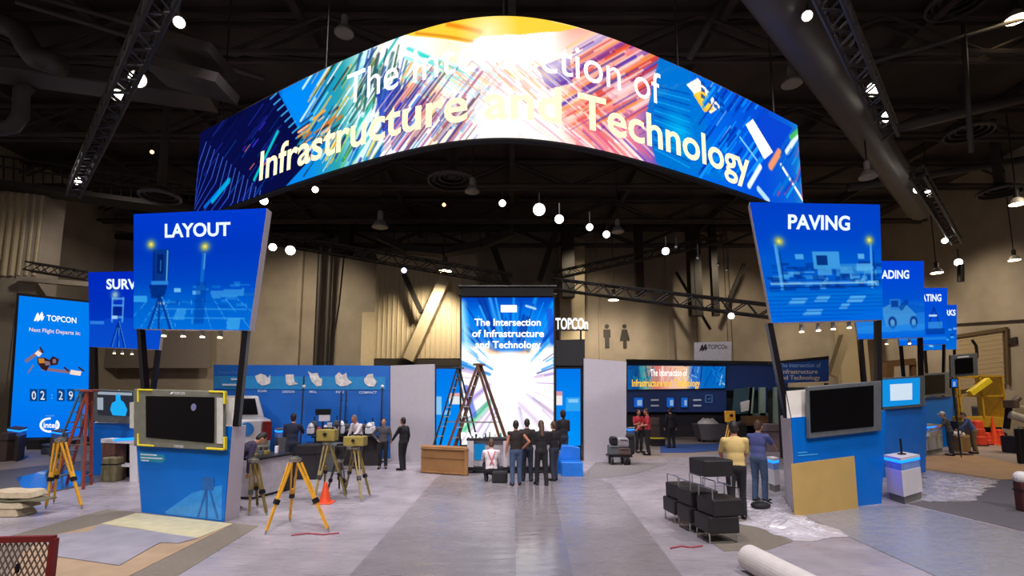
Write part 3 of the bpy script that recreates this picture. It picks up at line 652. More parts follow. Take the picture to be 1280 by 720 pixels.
for x, lb in ((818.5, 'pair of pale print bars between the blue wall monitors'), (871.5, 'pair of pale print bars right of the blue wall monitors')):
    m = thing('print_plaque', lb, 'sign', RB.on(x, 505, .02))
    for y in (500, 507): MB().prism([RB.on(x-5, y-1, .02), RB.on(x+5, y-1, .02), RB.on(x+5, y+1, .02), RB.on(x-5, y+1, .02)], RB.n*.02).build('bar', PRINT, m)
m = thing('print_plaque', 'faint square plaque at the right end of the navy wall', 'sign', RB.on(886, 505, .02))
mb = MB()
for a, bb in (((882, 494), (890, 494)), ((890, 494), (890, 503)), ((890, 503), (882, 503)), ((882, 503), (882, 494)), ((885, 500), (888, 497))): mb.bar(RB.on(*a, .04), RB.on(*bb, .04), .06)
mb.build('outline', mat('faint_print', '4a86c8', .6), m)
# interior of the opening behind
t = thing('demo_cabin', 'pale green lit operator cabin inside the opening of the navy booth', 'cabin', G(945, 548))
CB = Plane(G(930, 548), G(965, 548)); GL = mat('pale_green_panel', '8fa79a', .5)
MB().prism([CB.on(918, 486), CB.on(941, 484), CB.on(938, 520), CB.on(915, 530)], (0, .1, 0)).build('window_panel', mat('teal_glass', '39565e', .2), t)
MB().prism([CB.on(937, 484), CB.on(943, 484), CB.on(939, 545), CB.on(933, 545)], (0, .25, 0)).build('post', GL, t)
MB().prism([CB.on(925, 503), CB.on(936, 500), CB.on(935, 513), CB.on(926, 515)], CB.n*.1).build('paper', mat('paper_white', 'dcd8d4', .7), t)
MB().prism([CB.on(911, 518), CB.on(960, 516), CB.on(960, 548), CB.on(911, 548)], (0, .3, 0)).build('base', mat('grey_green_base', '5d6a66', .7), t)
for x in (950, 968): MB().prism([CB.on(x, 484), CB.on(x+7, 484), CB.on(x+7, 545), CB.on(x, 545)], (0, .2, 0)).build('side_post', GL, t)
# hanging white brand sign
HS = Plane(Vector((0, Yr+1.5, 0)), Vector((1, Yr+1.5, 0)))
t = thing('hanging_sign', 'white sign with dark logo above the navy booth', 'sign', HS.on(891, 453))
MB().prism([HS.on(868, 428), HS.on(914.5, 427), HS.on(914, 452.5), HS.on(868, 453)], (0, .15, 0)).build('board', mat('sign_white', 'd8d4d8', .5), t)
DP = mat('dark_print', '33303c', .6)
text('lettering', 'TOPCOn', flat(HS, 885, 909, 430.5, 436, .02), DP, t, .01)
def logo(pl, x, y, s, o, m, parent, n='logo'):
    w = s/14
    mb = MB()
    for k in (0, 1):
        q = [(0, 12), (5, 3), (8, 0), (10, 4), (10.5, 8), (13, 6), (10, 11), (7, 13), (5.5, 9), (4, 12)]
        mb.prism([pl.on(x+(a*.72+k*5.6)*w, y+(b-1.0*k)*w, o) for a, b in q], pl.n*.012)
    mb.build(n, m, parent)
logo(HS, 874, 430, 10, .03, DP, t)
for x in (872, 910): MB().tube(HS.on(x, 428, -.05), Vector((HS.on(x, 428).x, Yr+1.55, 16.8)), .02, n=5).build('hanging_cable', STEEL, t)
# second blue slogan panel
SP = Plane(G(978, 573), G(1040, 573))
t = thing('slogan_panel', 'dim blue slogan panel behind the post of the paving sign', 'sign', SP.on(1007, 477))
MB().prism([SP.on(974, 451), SP.on(1036, 447), SP.on(1036, 476.5), SP.on(974, 479)], (0, .3, 0)).build('board', mat('slogan_blue', '0d4790', .5), t)
MB().prism([SP.on(966, 452, .02), SP.on(1036, 445, .02), SP.on(1036, 449, .02), SP.on(966, 455, .02)], (0, .4, 0)).build('top_edge', DK, t)
MB().bar(SP.on(974, 479, -.1), Vector((SP.on(974, 479).x, SP.p.y+.1, 0)), .12).bar(SP.on(1033, 479, -.1), Vector((SP.on(1033, 479).x, SP.p.y+.1, 0)), .12).build('leg', DK, t)
for s, x0, x1, y, c in (('The Intersection of', 974, 1026, 459, '8fb0e0'), ('Infrastructure', 977, 1022, 467, 'd8c8a8'), ('and Technology', 974, 1025, 474.5, 'd8c8a8')):
    text('slogan', s, flat(SP, x0, x1, y-5.5, y, .02), mat('slogan_print_'+c, c, .6), t, .01)
# ================================================================== kiosks
SIGNLED = led('sign_led', 1.0); TITLE = emi('title_white', 'e6f4ff', 1.1)
SIDEW = mat('pale_sign_edge', 'b9b0b4', .5, var=.03); POSTM = mat('black_gloss_post', '18141a', .2, .4)
BASEM = mat('white_kiosk_side', 'c4bcc8', .45, var=.03); BACKB = mat('cream_backboard', 'dcd6cc', .5, var=.03)
def kiosk(label, base, back, sign, sthick, title, tb, tdrop, paintf, posts, mon, screen, backboard, bezel=GREY, group='blue topic kiosks with signs on posts', fill=None, print_at=None, res=(110, 96)):
    """base: front TL,TR,BR,BL pixels; back: pixel of the floor corner behind the visible side (with its front corner)"""
    P = Plane(G(*base[3]), G(*base[2])); off = G(*back[1]) - G(*back[0])
    t = thing('display_kiosk', label, 'kiosk', (G(*base[3])+G(*base[2]))/2, 0, group)
    q = [P.on(x, y) for x, y in base]; q[2].z = q[3].z = 0
    MB().prism(q, off).build('pedestal', BASEM, t)
    q2 = [p+P.n*.004 for p in q]
    MB().prism(q2, P.n*.02).build('front_panel', BLUE, t)
    s = [P.on(x, y) for x, y in sign]; so = off.normalized()*sthick
    sg = MB().prism(s, so).build('sign_box', SIDEW, t)
    cv = Cv(res[0], res[1], 1.1); paintf(cv)
    I = P.n*.015; TL, TR, BR, BL = [p+I for p in s]
    display('lit_picture', cv, quad(TL, TR, BR, BL), SIGNLED, sg)
    x0, x1, yt, yb = tb
    text('title', title, flat(P, x0, x1, yt, yb, .035, yt+tdrop, yb+tdrop), TITLE, sg, .03)
    for (xa, ya), (xb, yb2) in posts:
        a, b = P.on(xa, ya, -sthick*.5), P.on(xb, yb2, -sthick*.5); MB().bar(a, b, .11).build('post', POSTM, t)
    if backboard:
        MB().prism([P.on(x, y, -.06) for x, y in backboard], off*.25).build('backboard', BACKB, t)
    if mon:
        m = [P.on(x, y, .05) for x, y in mon]
        mo = MB().prism(m, P.n*.09).build('monitor', bezel, t, bevel=.015)
        sc = [P.on(x, y, .15) for x, y in screen]
        MB().prism(sc, P.n*.008).build('screen', fill or SCREEN, mo)
    return t, P
def sky(cv, top=(0,52,186), bot=(10,110,220)): cv.vgrad([(0, top), (.4, (0,64,190)), (.62, (0,90,205)), (1, bot)])
def spark(cv, x, y): cv.glow(x, y, .05, (60,130,180), .7); cv.glow(x, y, .032, (230,215,60), 1); cv.disc(x, y, .007, .009, (255,255,200))
def station(cv, x, y, s, al=.85):
    """surveying instrument on its tripod"""
    L, D = (70,170,235), (0,40,120)
    cv.rect(x-.085*s, y, x+.085*s, y+.34*s, (6,52,132), al); cv.rect(x-.085*s, y, x-.06*s, y+.34*s, D, al); cv.rect(x+.06*s, y+.02*s, x+.075*s, y+.34*s, (110,195,245), al)
    cv.rect(x-.04*s, y+.05*s, x+.03*s, y+.26*s, (0,30,100), al); cv.rect(x-.01*s, y+.12*s, x+.01*s, y+.24*s, L, al*.6)
    cv.rect(x-.1*s, y+.34*s, x+.09*s, y+.38*s, L, al*.7); cv.poly([(x-.12*s, y+.38*s), (x+.08*s, y+.38*s), (x+.05*s, y+.52*s), (x-.09*s, y+.52*s)], D, al)
    cv.rect(x-.03*s, y+.56*s, x+.05*s, y+.59*s, (190,225,245), al)
    for dx in (-.16, .0, .17): cv.line((x, y+.5*s), (x+dx*s, y+.95*s), .03*s, D, al); cv.line((x+.03*s, y+.5*s), (x+(dx+.03)*s, y+.95*s), .008*s, L, al)
def p_layout(cv):
    sky(cv)
    cv.vgrad([(0, (0,58,205)), (.35, (0,56,190)), (.6, (0,70,195)), (.75, (0,95,205)), (1, (0,110,220))])
    rnd = random.Random(1)
    for k in range(26): cv.rect(*(lambda x, y, w: (x, y, x+w, y+.02))(rnd.uniform(.25, .9), rnd.uniform(.6, .8), rnd.uniform(.04, .15)), rnd.choice([(30,140,225), (0,70,170), (60,170,240)]), .35)
    for k in range(9): cv.line((.15+k*.09, .74), (-.1+k*.16, 1), .006, (80,180,240), .6)
    for y in (.76, .83, .9): cv.line((.2, y), (.95, y), .006, (80,180,240), .5)
    cv.rect(.0, .72, .13, .77, (60,170,240), .8); cv.rect(.36, .66, .42, .69, (120,200,245), .9); cv.rect(.52, .68, .58, .71, (90,185,240), .9); cv.poly([(.4, .82), (.48, .82), (.46, .92), (.36, .92)], (60,160,235), .7); cv.rect(.82, .9, .92, .99, (60,165,235), .8)
    cv.poly([(.66, .68), (.92, .66), (.92, .72), (.68, .74)], (70,165,235), .6)
    station(cv, .24, .32, .8); cv.rect(.575, .36, .6, .66, (20,110,200), .8); cv.rect(.59, .36, .6, .5, (110,180,240), .7); cv.rect(.55, .6, .63, .95, (0,60,160), .5)
    spark(cv, .155, .28); spark(cv, .59, .31)
def p_survey(cv):
    cv.vgrad([(0, (0,40,190)), (.5, (0,50,185)), (1, (0,70,200))])
    cv.poly([(0, .7), (.35, .6), (.7, .62), (1, .72), (1, 1), (0, 1)], (10,80,205), .6); cv.rect(.02, .66, .22, .7, (60,150,235), .7)
    for a, b in (((.33, .35), (.33, .66)), ((.47, .35), (.47, .66)), ((.33, .36), (.47, .36)), ((.33, .45), (.47, .45)), ((.33, .6), (.47, .6))): cv.line(a, b, .03, (90,165,235), .8)
    cv.rect(.34, .47, .46, .58, (0,30,130), .8); cv.rect(.33, .58, .4, .63, (170,215,250), .9)
    for dx in (-.1, .0, .1): cv.line((.42, .66), (.42+dx, 1), .025, (0,35,130), .9); cv.line((.43, .66), (.44+dx, 1), .01, (80,160,240), .8)
    cv.glow(.36, .31, .05, (170,210,200), .9)
def p_paving(cv):
    cv.vgrad([(0, (0,64,200)), (.3, (0,70,200)), (.5, (0,90,205)), (.72, (0,90,205)), (.76, (0,110,215)), (1, (0,105,225))])
    rnd = random.Random(2)
    for k in range(90):
        x = rnd.uniform(.02, .95); y = rnd.uniform(.5, .72); w = rnd.uniform(.03, .12); h = rnd.uniform(.01, .05)
        cv.rect(x, y, x+w, y+h, rnd.choice([(0,50,140), (60,160,230), (0,70,170), (110,195,240), (0,40,120)]), .55)
    cv.rect(.4, .42, .62, .56, (70,165,230), .85); cv.rect(.43, .45, .52, .53, (0,40,120), .9); cv.rect(.26, .44, .33, .48, (90,180,240), .8); cv.rect(.78, .44, .84, .48, (110,190,240), .8); cv.rect(.58, .52, .9, .6, (60,150,220), .6); cv.rect(.76, .52, .9, .58, (90,180,235), .7)
    for x in (.13, .9): cv.line((x, .36), (x, .72), .03, (90,180,240), .8); cv.line((x+.02, .42), (x+.02, .72), .01, (0,40,120), .9)
    cv.line((.05, .68), (.93, .68), .02, (150,215,250), .8); cv.line((.04, .71), (.94, .71), .014, (0,40,120), .8)
    for x, y, w in ((.2, .8, .12), (.42, .78, .1), (.7, .79, .14), (.3, .9, .14), (.62, .85, .07)): cv.poly([(x, y), (x+w, y), (x+w-.04, y+.05), (x-.05, y+.05)], (110,195,245), .7)
    for k in range(8): cv.line((0, .76+k*.03), (1, .75+k*.033), .008, (0,70,180), .6)
    spark(cv, .16, .33); spark(cv, .89, .32)
def p_grading(cv):
    cv.vgrad([(0, (0,64,215)), (.5, (0,80,205)), (.62, (20,110,215)), (.8, (30,125,220)), (1, (0,100,225))])
    cv.poly([(0, .62), (.4, .52), (.7, .56), (1, .6), (1, .68), (0, .7)], (0,80,190), .6)
    cv.poly([(.36, .62), (.5, .56), (.72, .58), (.86, .7), (.84, .82), (.4, .84)], (70,150,215), .8); cv.rect(.48, .5, .64, .64, (40,120,205), .8); cv.rect(.5, .52, .6, .6, (0,50,140), .8)
    for x in (.5, .82): cv.disc(x, .8, .07, .09, (0,40,120), .9); cv.disc(x, .8, .04, .05, (110,180,235), .8)
    cv.poly([(.6, .6), (.72, .5), (.76, .54), (.64, .66)], (0,60,150), .7); cv.poly([(0, .84), (1, .82), (1, .9), (0, .93)], (50,150,235), .5); cv.rect(.05, .72, .3, .75, (100,190,240), .6)
def p_excav(cv):
    cv.vgrad([(0, (0,70,215)), (.5, (0,80,210)), (1, (0,100,225))])
    cv.line((.62, .62), (.72, .35), .04, (0,50,150), .9); cv.line((.72, .35), (.86, .7), .04, (0,50,150), .9); cv.rect(.6, .6, .9, .74, (60,150,225), .7); cv.rect(.55, .72, .95, .82, (0,60,160), .8); cv.rect(.62, .48, .78, .51, (210,235,250), .9); cv.rect(0, .86, 1, .92, (40,140,230), .6)
def p_works(cv):
    cv.vgrad([(0, (0,70,205)), (.5, (0,85,205)), (1, (0,110,215))])
    rnd = random.Random(8)
    for k in range(20):
        x = rnd.uniform(0, .9); y = rnd.uniform(.5, .9); cv.rect(x, y, x+.1, y+.04, rnd.choice([(90,180,240), (0,50,150), (150,215,250)]), .7)
TAB = mat('tablet_grey', '6b6b5e', .55); YB = mat('yellow_bumper', 'd8c62a', .5)
K1, P1 = kiosk('tall blue kiosk with LAYOUT sign, tablet shaped monitor with yellow corners', [(170, 531), (290.5, 533), (281, 653), (178.5, 641)], [(281, 653), (299, 645)],
      [(168, 268), (334, 260.5), (312, 413), (168, 411)], .2, 'LAYOUT', (206, 288, 279.5, 296.5), -2.5, p_layout, [((176, 411), (185, 531)), ((308, 413), (296, 533))],
      [(172.7, 486), (282.7, 489), (282.7, 563), (172.7, 557)], [(182.5, 495), (268, 496.5), (267.5, 554), (183, 546.5)], [(172, 497), (293, 497), (293, 534), (172, 532)], TAB)
mon = [c for c in K1.children if c.name.startswith('monitor')][0]
for (x, y), (a, b), (c, d) in (((174, 487.2), (192, 487.6), (174, 503)), ((281.5, 490), (263, 489.3), (281.5, 505)), ((281.5, 561.5), (260, 560.3), (281.5, 546)), ((174, 556), (194, 557.2), (174, 542))):
    MB().bar(P1.on(x, y, .12), P1.on(a, b, .12), .09, .035).bar(P1.on(x, y, .12), P1.on(c, d, .12), .035, .09).build('corner_bumper', YB, mon, bevel=.01)
MB().prism([P1.on(x, y, .15) for x, y in ((271.5, 497), (279, 497.2), (279, 555), (271.5, 554.3))], P1.n*.01).build('button_strip', mat('pale_buttons', 'b9b8ae', .5), mon)
MB().prism([P1.on(x, y, .06) for x, y in ((165, 503), (172.5, 502.5), (172.5, 536), (165, 535))], P1.n*.05).build('side_grip', mat('pale_buttons', 'b9b8ae', .5), mon, bevel=.01)
text('brand_print', 'TOPCON', flat(P1, 217, 231, 489.8, 493.2, .145), WHITE, mon, .02); logo(P1, 213, 490, 3.6, .145, WHITE, mon)
text('brand_print', 'TOPCON', flat(P1, 217, 229, 556, 559.2, .145, 556.6, 559.8), WHITE, mon, .02)
c0 = P1.on(242, 509, .16); MB().lathe(c0, [(.0, 0), (.07, 0), (.06, .01), (0, .012)], 16, P1.n.to_track_quat('Z', 'Y').to_matrix()).build('round_icon', emi('dim_icon', '9a98c8', .5), mon)
PRN = mat('faint_blue_print', '3fa0dc', .4); LBL = mat('teal_label', '1e8aa8', .4)
def print_block(P, t, rows, m, nm='print_line'):
    for x0, x1, y, s in rows: MB().prism([P.on(x0, y-.8, .03), P.on(x1, y-.8+s, .03), P.on(x1, y+.8+s, .03), P.on(x0, y+.8, .03)], P.n*.004).build(nm, m, t)
MB().prism([P1.on(x, y, .025) for x, y in ((174.5, 565), (205, 568.5), (207, 574), (203, 579), (175.5, 576))], P1.n*.004).build('label_plate', LBL, K1)
print_block(P1, K1, [(176, 196, 568, 1), (176, 203, 572, 1.2), (177, 186, 575.5, .5)], mat('white_print', 'd0dcec', .6))
# picture of an instrument printed faintly on the front panel
DPR = mat('dark_blue_print', '0a5ca6', .3, coat=.4); LPR = mat('light_blue_print', '1c86d2', .3, coat=.4)
MB().prism([P1.on(x, y, .026) for x, y in ((206, 640), (240, 616), (278, 606), (277, 650.5), (208, 643))], P1.n*.002).build('printed_ground', LPR, K1)
MB().bar(P1.on(258, 612, .032), P1.on(247, 646, .032), .05, .004, P1.n).bar(P1.on(258, 612, .032), P1.on(258, 648, .032), .05, .004, P1.n).bar(P1.on(262, 612, .032), P1.on(272, 648, .032), .05, .004, P1.n).prism([P1.on(x, y, .03) for x, y in ((252, 596), (268, 596), (267, 613), (253, 613))], P1.n*.002).build('printed_tripod', DPR, K1)
K2, P2 = kiosk('tall blue kiosk with PAVING sign and big black monitor', [(988, 522), (1106, 513), (1100.5, 629.5), (996, 642.5)], [(996, 642.5), (982.5, 628)],
      [(936.5, 253), (1099, 256), (1103, 399.5), (964.5, 403.5)], .25, 'PAVING', (985, 1062.5, 267.5, 285.5), 2, p_paving, [((961, 404), (984, 522)), ((1097, 400), (1098, 514))],
      [(1006, 483.5), (1096.7, 476), (1096.7, 538), (1007.5, 548)], [(1012, 488.6), (1091.7, 481.7), (1091.7, 532.8), (1013.6, 540.6)], [(982, 489), (1101, 479), (1101, 515), (984, 523)])
print_block(P2, K2, [(997, 1009, 566, -1), (997, 1022, 569.5, -2)], PRN)
FIG = emi('blue_figure', '22b4ff', .9)
K3, P3 = kiosk('blue kiosk with SURVEY sign, behind the layout kiosk', [(113, 528), (174, 530), (172, 598), (116, 594)], [(172, 598), (180, 594)],
      [(111, 340.5), (212, 338.5), (199, 437), (112.5, 433.5)], .3, 'SURVEY', (133, 189, 348.5, 361), 0, p_survey, [((118, 434), (119, 529)), ((198, 436), (186, 530))],
      [(119.5, 486.5), (168, 488.5), (169, 530), (121, 527)], [(121.5, 488), (166, 490), (167, 520.5), (122.5, 518)], [(119, 500), (172, 501), (172, 532), (119, 530)], fill=mat('slate_screen', '1d2a3c', .2))
m3 = [c for c in K3.children if c.name.startswith('monitor')][0]
def mprism(P, pts, o, m, t, nm): return MB().prism([P.on(x, y, o) for x, y in pts], P.n*.006).build(nm, m, t)
mprism(P3, [(145, 492), (150, 492), (151, 500), (155, 503), (159, 512), (157, 520), (141, 519), (138, 512), (140, 504), (145, 501)], .165, FIG, m3, 'screen_figure')
mprism(P3, [(122.5, 489.5), (165, 491), (165, 494.5), (122.5, 493)], .165, emi('pale_ui', 'b8c4d4', .7), m3, 'screen_bar')
mprism(P3, [(121.8, 497), (129, 497), (129, 512.5), (122, 512)], .165, emi('pale_ui', 'b8c4d4', .7), m3, 'screen_bar')
K4, P4 = kiosk('blue kiosk with GRADING sign, right behind the paving kiosk', [(1101, 509), (1158, 505), (1156, 590), (1103, 597)], [(1103, 597), (1096, 592)],
      [(1058, 326), (1154, 326.5), (1155.5, 421.5), (1072.5, 424)], .25, 'GRADING', (1087, 1136.5, 337.5, 348), 0, p_grading, [((1075, 424), (1083, 512)), ((1150, 422), (1152, 506))],
      [(1099.5, 472.5), (1152, 469.5), (1152, 508), (1100.5, 512)], [(1102, 475), (1149.5, 472), (1149.5, 505), (1103, 509)], [(1095, 478), (1156, 474), (1156, 506), (1097, 512)], fill=emi('cyan_screen', '1496ea', .9))
m4 = [c for c in K4.children if c.name.startswith('monitor')][0]
mprism(P4, [(1112.5, 480.5), (1140, 479), (1140, 499.5), (1113, 501)], .165, emi('pale_sheet', 'd4e6f6', .95), m4, 'screen_sheet')
K5, P5 = kiosk('blue kiosk with EXCAVATING sign, partly hidden behind the grading sign', [(1146, 497), (1190, 495), (1189, 558), (1148, 562)], [(1148, 562), (1144, 560)],
      [(1117, 360), (1183.7, 360), (1182.5, 430), (1124, 432)], .3, 'EXCAVATING', (1124, 1176.7, 367.5, 376.3), 0, p_excav, [((1126, 432), (1132, 500)), ((1180, 430), (1179, 497))],
      [(1152, 467), (1188, 465), (1188, 494), (1153, 496)], [(1154.5, 469.5), (1181, 468), (1181, 491), (1155, 493)], None)
K6, P6 = kiosk('farthest blue kiosk with WORKS sign, mostly hidden behind other signs', [(1163, 490), (1200, 489), (1199, 550), (1165, 553)], [(1165, 553), (1162, 551)],
      [(1150, 381), (1195.5, 381), (1195.3, 436.5), (1153, 438)], .3, 'WORKS', (1166, 1194.5, 387, 394.2), 0, p_works, [((1156, 438), (1160, 491)), ((1193, 437), (1193, 490))], None, None, None)
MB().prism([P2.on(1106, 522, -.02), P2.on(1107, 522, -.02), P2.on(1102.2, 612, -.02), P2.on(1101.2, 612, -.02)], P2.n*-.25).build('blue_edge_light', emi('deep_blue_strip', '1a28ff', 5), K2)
# small downlights under the signs
def downlights(K, P, xs, y0, y1, s=1.0):
    for i, x in enumerate(xs):
        y = y0+(y1-y0)*i/max(1, len(xs)-1); c = P.on(x, y, -.15)
        h = MB().tube(c+Vector((0, 0, .14*s)), c, .035*s, .05*s, 10).build('downlight', DISH, K); MB().tube(c-Vector((0, 0, .01)), c-Vector((0, 0, .025)), .042*s, n=10).build('lens', WARM, h)
downlights(K1, P1, (205, 229, 253, 275), 419, 421); downlights(K2, P2, (1002, 1023, 1041.5, 1061.5), 414, 409); downlights(K3, P3, (143, 153, 165), 441, 442, .8); downlights(K4, P4, (1099, 1108, 1137), 430, 429, .9)
# cardboard leaning on the paving kiosk
q = [P2.on(989, 580, .06), P2.on(1068, 570, .06), P2.on(1073, 634, .2), P2.on(993, 644, .2)]
q[2] = G(1073, 636); q[3] = G(993.5, 646.5)
CARD = mat('cardboard', 'a88a4e', .8, var=.06, scale=2)
tag(MB().prism(q, P2.n*-.015).build('cardboard_sheet', CARD), 'flat tan cardboard sheet leaning on the base of the paving kiosk', 'board')
# ------------------------------------------------------------------ flight countdown screen
FP = Plane(G(12, 558), G(110, 557))
t = thing('countdown_screen', 'bright blue countdown screen with a drone picture at the left edge', 'screen', G(60, 557))
cv = Cv(80, 150, .52, (0, 128, 240)); cv.vgrad([(0, (0,126,240)), (.7, (0,124,240)), (1, (0,112,235))])
display('lit_face', cv, quad(FP.on(24, 369.5), FP.on(112, 378.5), FP.on(110, 545.5), FP.on(12, 547.5)), led('countdown_led', 1.0), t)
MB().prism([FP.on(x, y, -.03) for x, y in ((21, 366), (115, 376), (119, 556), (7, 558))], (0, .3, 0)).build('casing', DK, t)
WT = emi('screen_white', 'ffffff', 1.1); WT2 = emi('screen_peach', 'ffe8d8', .9)
def ft(nm, s, x0, x1, yt, yb, d, m, b=0.): text(nm, s, flat(FP, x0, x1, yt, yb, .03, yt+d, yb+d), m, t, b)
ft('brand', 'TOPCON', 58.5, 95.5, 393.3, 400.6, 3.5, WT, .015); logo(FP, 42.5, 390.5, 12.5, .03, WT, t)
ft('caption', 'Next Flight Departs in:', 36.5, 100.5, 409, 414, 5, WT2, .01)
# drone: body, arms with rotors
ORG = emi('drone_orange', 'd8923c', .8); BRN = emi('drone_dark', '4a2c30', .5); PLM = emi('drone_mauve', 'a98aa0', .6)
def fpoly(nm, pts, o, m): MB().prism([FP.on(x, y, o) for x, y in pts], FP.n*.01).build(nm, m, t)
def fbar(nm, a, b, w, o, m): MB().bar(FP.on(*a, o), FP.on(*b, o), w, .015, FP.n).build(nm, m, t)
fbar('drone_arm', (32, 452), (52, 437), .16, .03, PLM); fbar('drone_arm', (52, 461), (100, 466.5), .14, .03, PLM); fbar('drone_arm', (88, 465), (101, 467), .22, .04, WT2); fbar('drone_arm', (46, 444), (50, 440), .25, .04, WT2)
fbar('drone_rotor', (50, 434), (54, 441), .07, .05, BRN); fbar('drone_rotor', (80, 459), (86, 464), .07, .05, BRN); fbar('drone_rotor', (98, 459), (105, 464), .07, .05, BRN); fbar('drone_rotor', (35, 466), (42, 456), .06, .05, PLM)
fpoly('drone_body', [(47, 447), (56, 447), (62, 450), (66, 445), (74, 449), (72, 456), (62, 457), (58, 464), (52, 461), (47, 454)], .04, BRN); fpoly('drone_body', [(48, 448), (55, 448), (56, 454), (49, 454)], .055, ORG); fpoly('drone_body', [(56, 451), (62, 452), (63, 456), (57, 457)], .055, PLM); fpoly('drone_body', [(66, 449), (70, 449), (70, 454), (66, 454)], .055, PLM)
DGB = emi('digit_plate', '0a4f9c', .7)
for x in (37.5, 48.8, 71.5, 84): fpoly('digit_plate', [(x, 486), (x+9.5, 486.6), (x+9.2, 501.5), (x-.3, 501.5)], .02, DGB)
for s, x in (('0', 39.7), ('2', 50.6), ('2', 73.4), ('9', 86)): ft('digit', s, x, x+5.2, 488.3, 499.3, .3, WT, .01)
ft('colon', ':', 64, 65.6, 490, 498, .1, emi('dim_white', '8cc4f4', .8))
# oval chip maker mark
mb = MB(); pr = None
for k in range(25):
    an = math.radians(-40+k*13.2); p = FP.on(62+11.2*math.cos(an), 531.3+8.2*math.sin(an), .03)
    if pr: mb.bar(pr, p, .09, .015, FP.n)
    pr = p
mb.build('oval_mark', WT, t); ft('mark_lettering', 'intel', 54.5, 70.5, 527.5, 534.5, .3, WT, .02)
ft('mark_caption', 'powered by', 57, 68, 518.3, 520.2, 0, emi('dim_white', '8cc4f4', .8))
# ================================================================== pods (white counters with a glowing band)
def pod(label, L, C, R, top, hband, m=WHITE, printed=False, plinth=True, device=True, Bp=None):
    """counter seen on its corner: floor pixels left, corner, right; top is the pixel height of the counter top at the corner"""
    a, c, b = G(*L), G(*C), G(*R); d = a+b-c
    h = A(C[0], top, c.y).z; t = thing('pod_counter', label, 'counter', c)
    ring = [a, c, b, d]
    ctr = (a+b)/2
    def lev(z, k=1.): return [ctr+(p-ctr)*k+Vector((0, 0, z-p.z)) for p in ring]
    MB().prism(lev(.16 if plinth else 0), (0, 0, h-.28-(.16 if plinth else 0))).build('cabinet', m, t, bevel=.01)
    if plinth: MB().prism(lev(0, .9), (0, 0, .16)).build('plinth', mat('grey_plinth', '6b6a66', .6), t)
    MB().prism(lev(h-.12, 1.02), (0, 0, .06)).build('light_band', GLOWB, t)
    MB().prism(lev(h-.06, 1.02), (0, 0, .05)).build('countertop', m, t)
    MB().prism(lev(h-.28, .97), (0, 0, .16)).build('neck', mat('blue_lit_acrylic', '6a94d8', .3), t)
    if device: MB().box(ctr+Vector((0, 0, h+.01)), (.14, .08, .03)).box(ctr+Vector((0, 0, h+.18)), (.03, .03, .34)).build('device', BLACK, t)
    return t, h, ctr
t, h, ctr = pod('white pod counter with glowing blue band beside the paving kiosk', (1110, 624), (1131, 631.5), (1154.5, 623.5), 572, 8)
t, h, ctr = pod('grey pod counter with blue top where a bending man works', (1143, 566), (1158, 569), (1180, 565), 532, 5, mat('pod_grey', '9a9a9c', .5), device=False)
PQ = Plane(G(1158, 569), G(1180, 565)); text('brand_print', 'TOPCON', flat(PQ, 1164, 1178, 542, 545, .02), WHITE, t, .02); logo(PQ, 1157.5, 541.5, 5, .02, WHITE, t)
t, h, ctr = pod('small white pod hidden behind the white side of the paving kiosk', (961, 612), (969, 616), (976, 614), 573, 5, device=False)
BRW = mat('brown_pod_veneer', '4a3d38', .6)
pod('dark brown pod with blue lit top at the far left', (5, 573), (20, 577), (30, 572), 536, 5, BRW, plinth=False, device=False)
pod('grey pod with blue top behind the left yellow tripod', (61, 570), (72, 573), (83, 569), 539, 5, mat('pod_dim_grey', '6a6668', .5), plinth=False, device=False)
pod('grey pod with glowing blue top before the truck', (341, 585), (345, 588), (364, 585), 536, 5, mat('pod_dim_grey', '6a6668', .5), plinth=False, device=False)
pod('pale pod with bright blue top behind the people in red', (784, 561), (786, 563), (799, 561), 535, 4, mat('pod_grey', '9a9a9c', .5), plinth=False, device=False)
# open fronted counter under the survey kiosk screen
t = thing('open_counter', 'white open fronted counter with brown side below the survey screen', 'counter', G(150, 600)); CP = Plane(G(127, 600), G(172, 603))
d = Vector((0, .4, 0))
MB().prism([CP.on(x, y) for x, y in ((127, 552), (144, 553), (144, 601), (128, 600))], d).build('side_panel', mat('brown_panel', '6a4534', .6), t)
MB().prism([CP.on(x, y) for x, y in ((162, 554), (171, 555), (172, 603), (162, 602.5))], d).build('side_panel', WHITE, t)
MB().prism([CP.on(x, y, .02) for x, y in ((126, 548.5), (173, 550), (173, 555), (126, 553.5))], d).build('countertop', WHITE, t)
MB().prism([CP.on(x, y, .03) for x, y in ((142, 548.5), (172, 546.5), (172, 550), (142, 551.5))], d*.4).build('light_band', GLOWB, t)
MB().prism([CP.on(x, y, -.5) for x, y in ((144, 553), (163, 554), (163, 602), (144, 601))], (0, .03, 0)).build('back_panel', BLACK, t)
MB().prism([CP.on(x, y) for x, y in ((144, 580), (163, 581), (163, 584), (144, 583))], d*.8).build('shelf', WHITE, t)
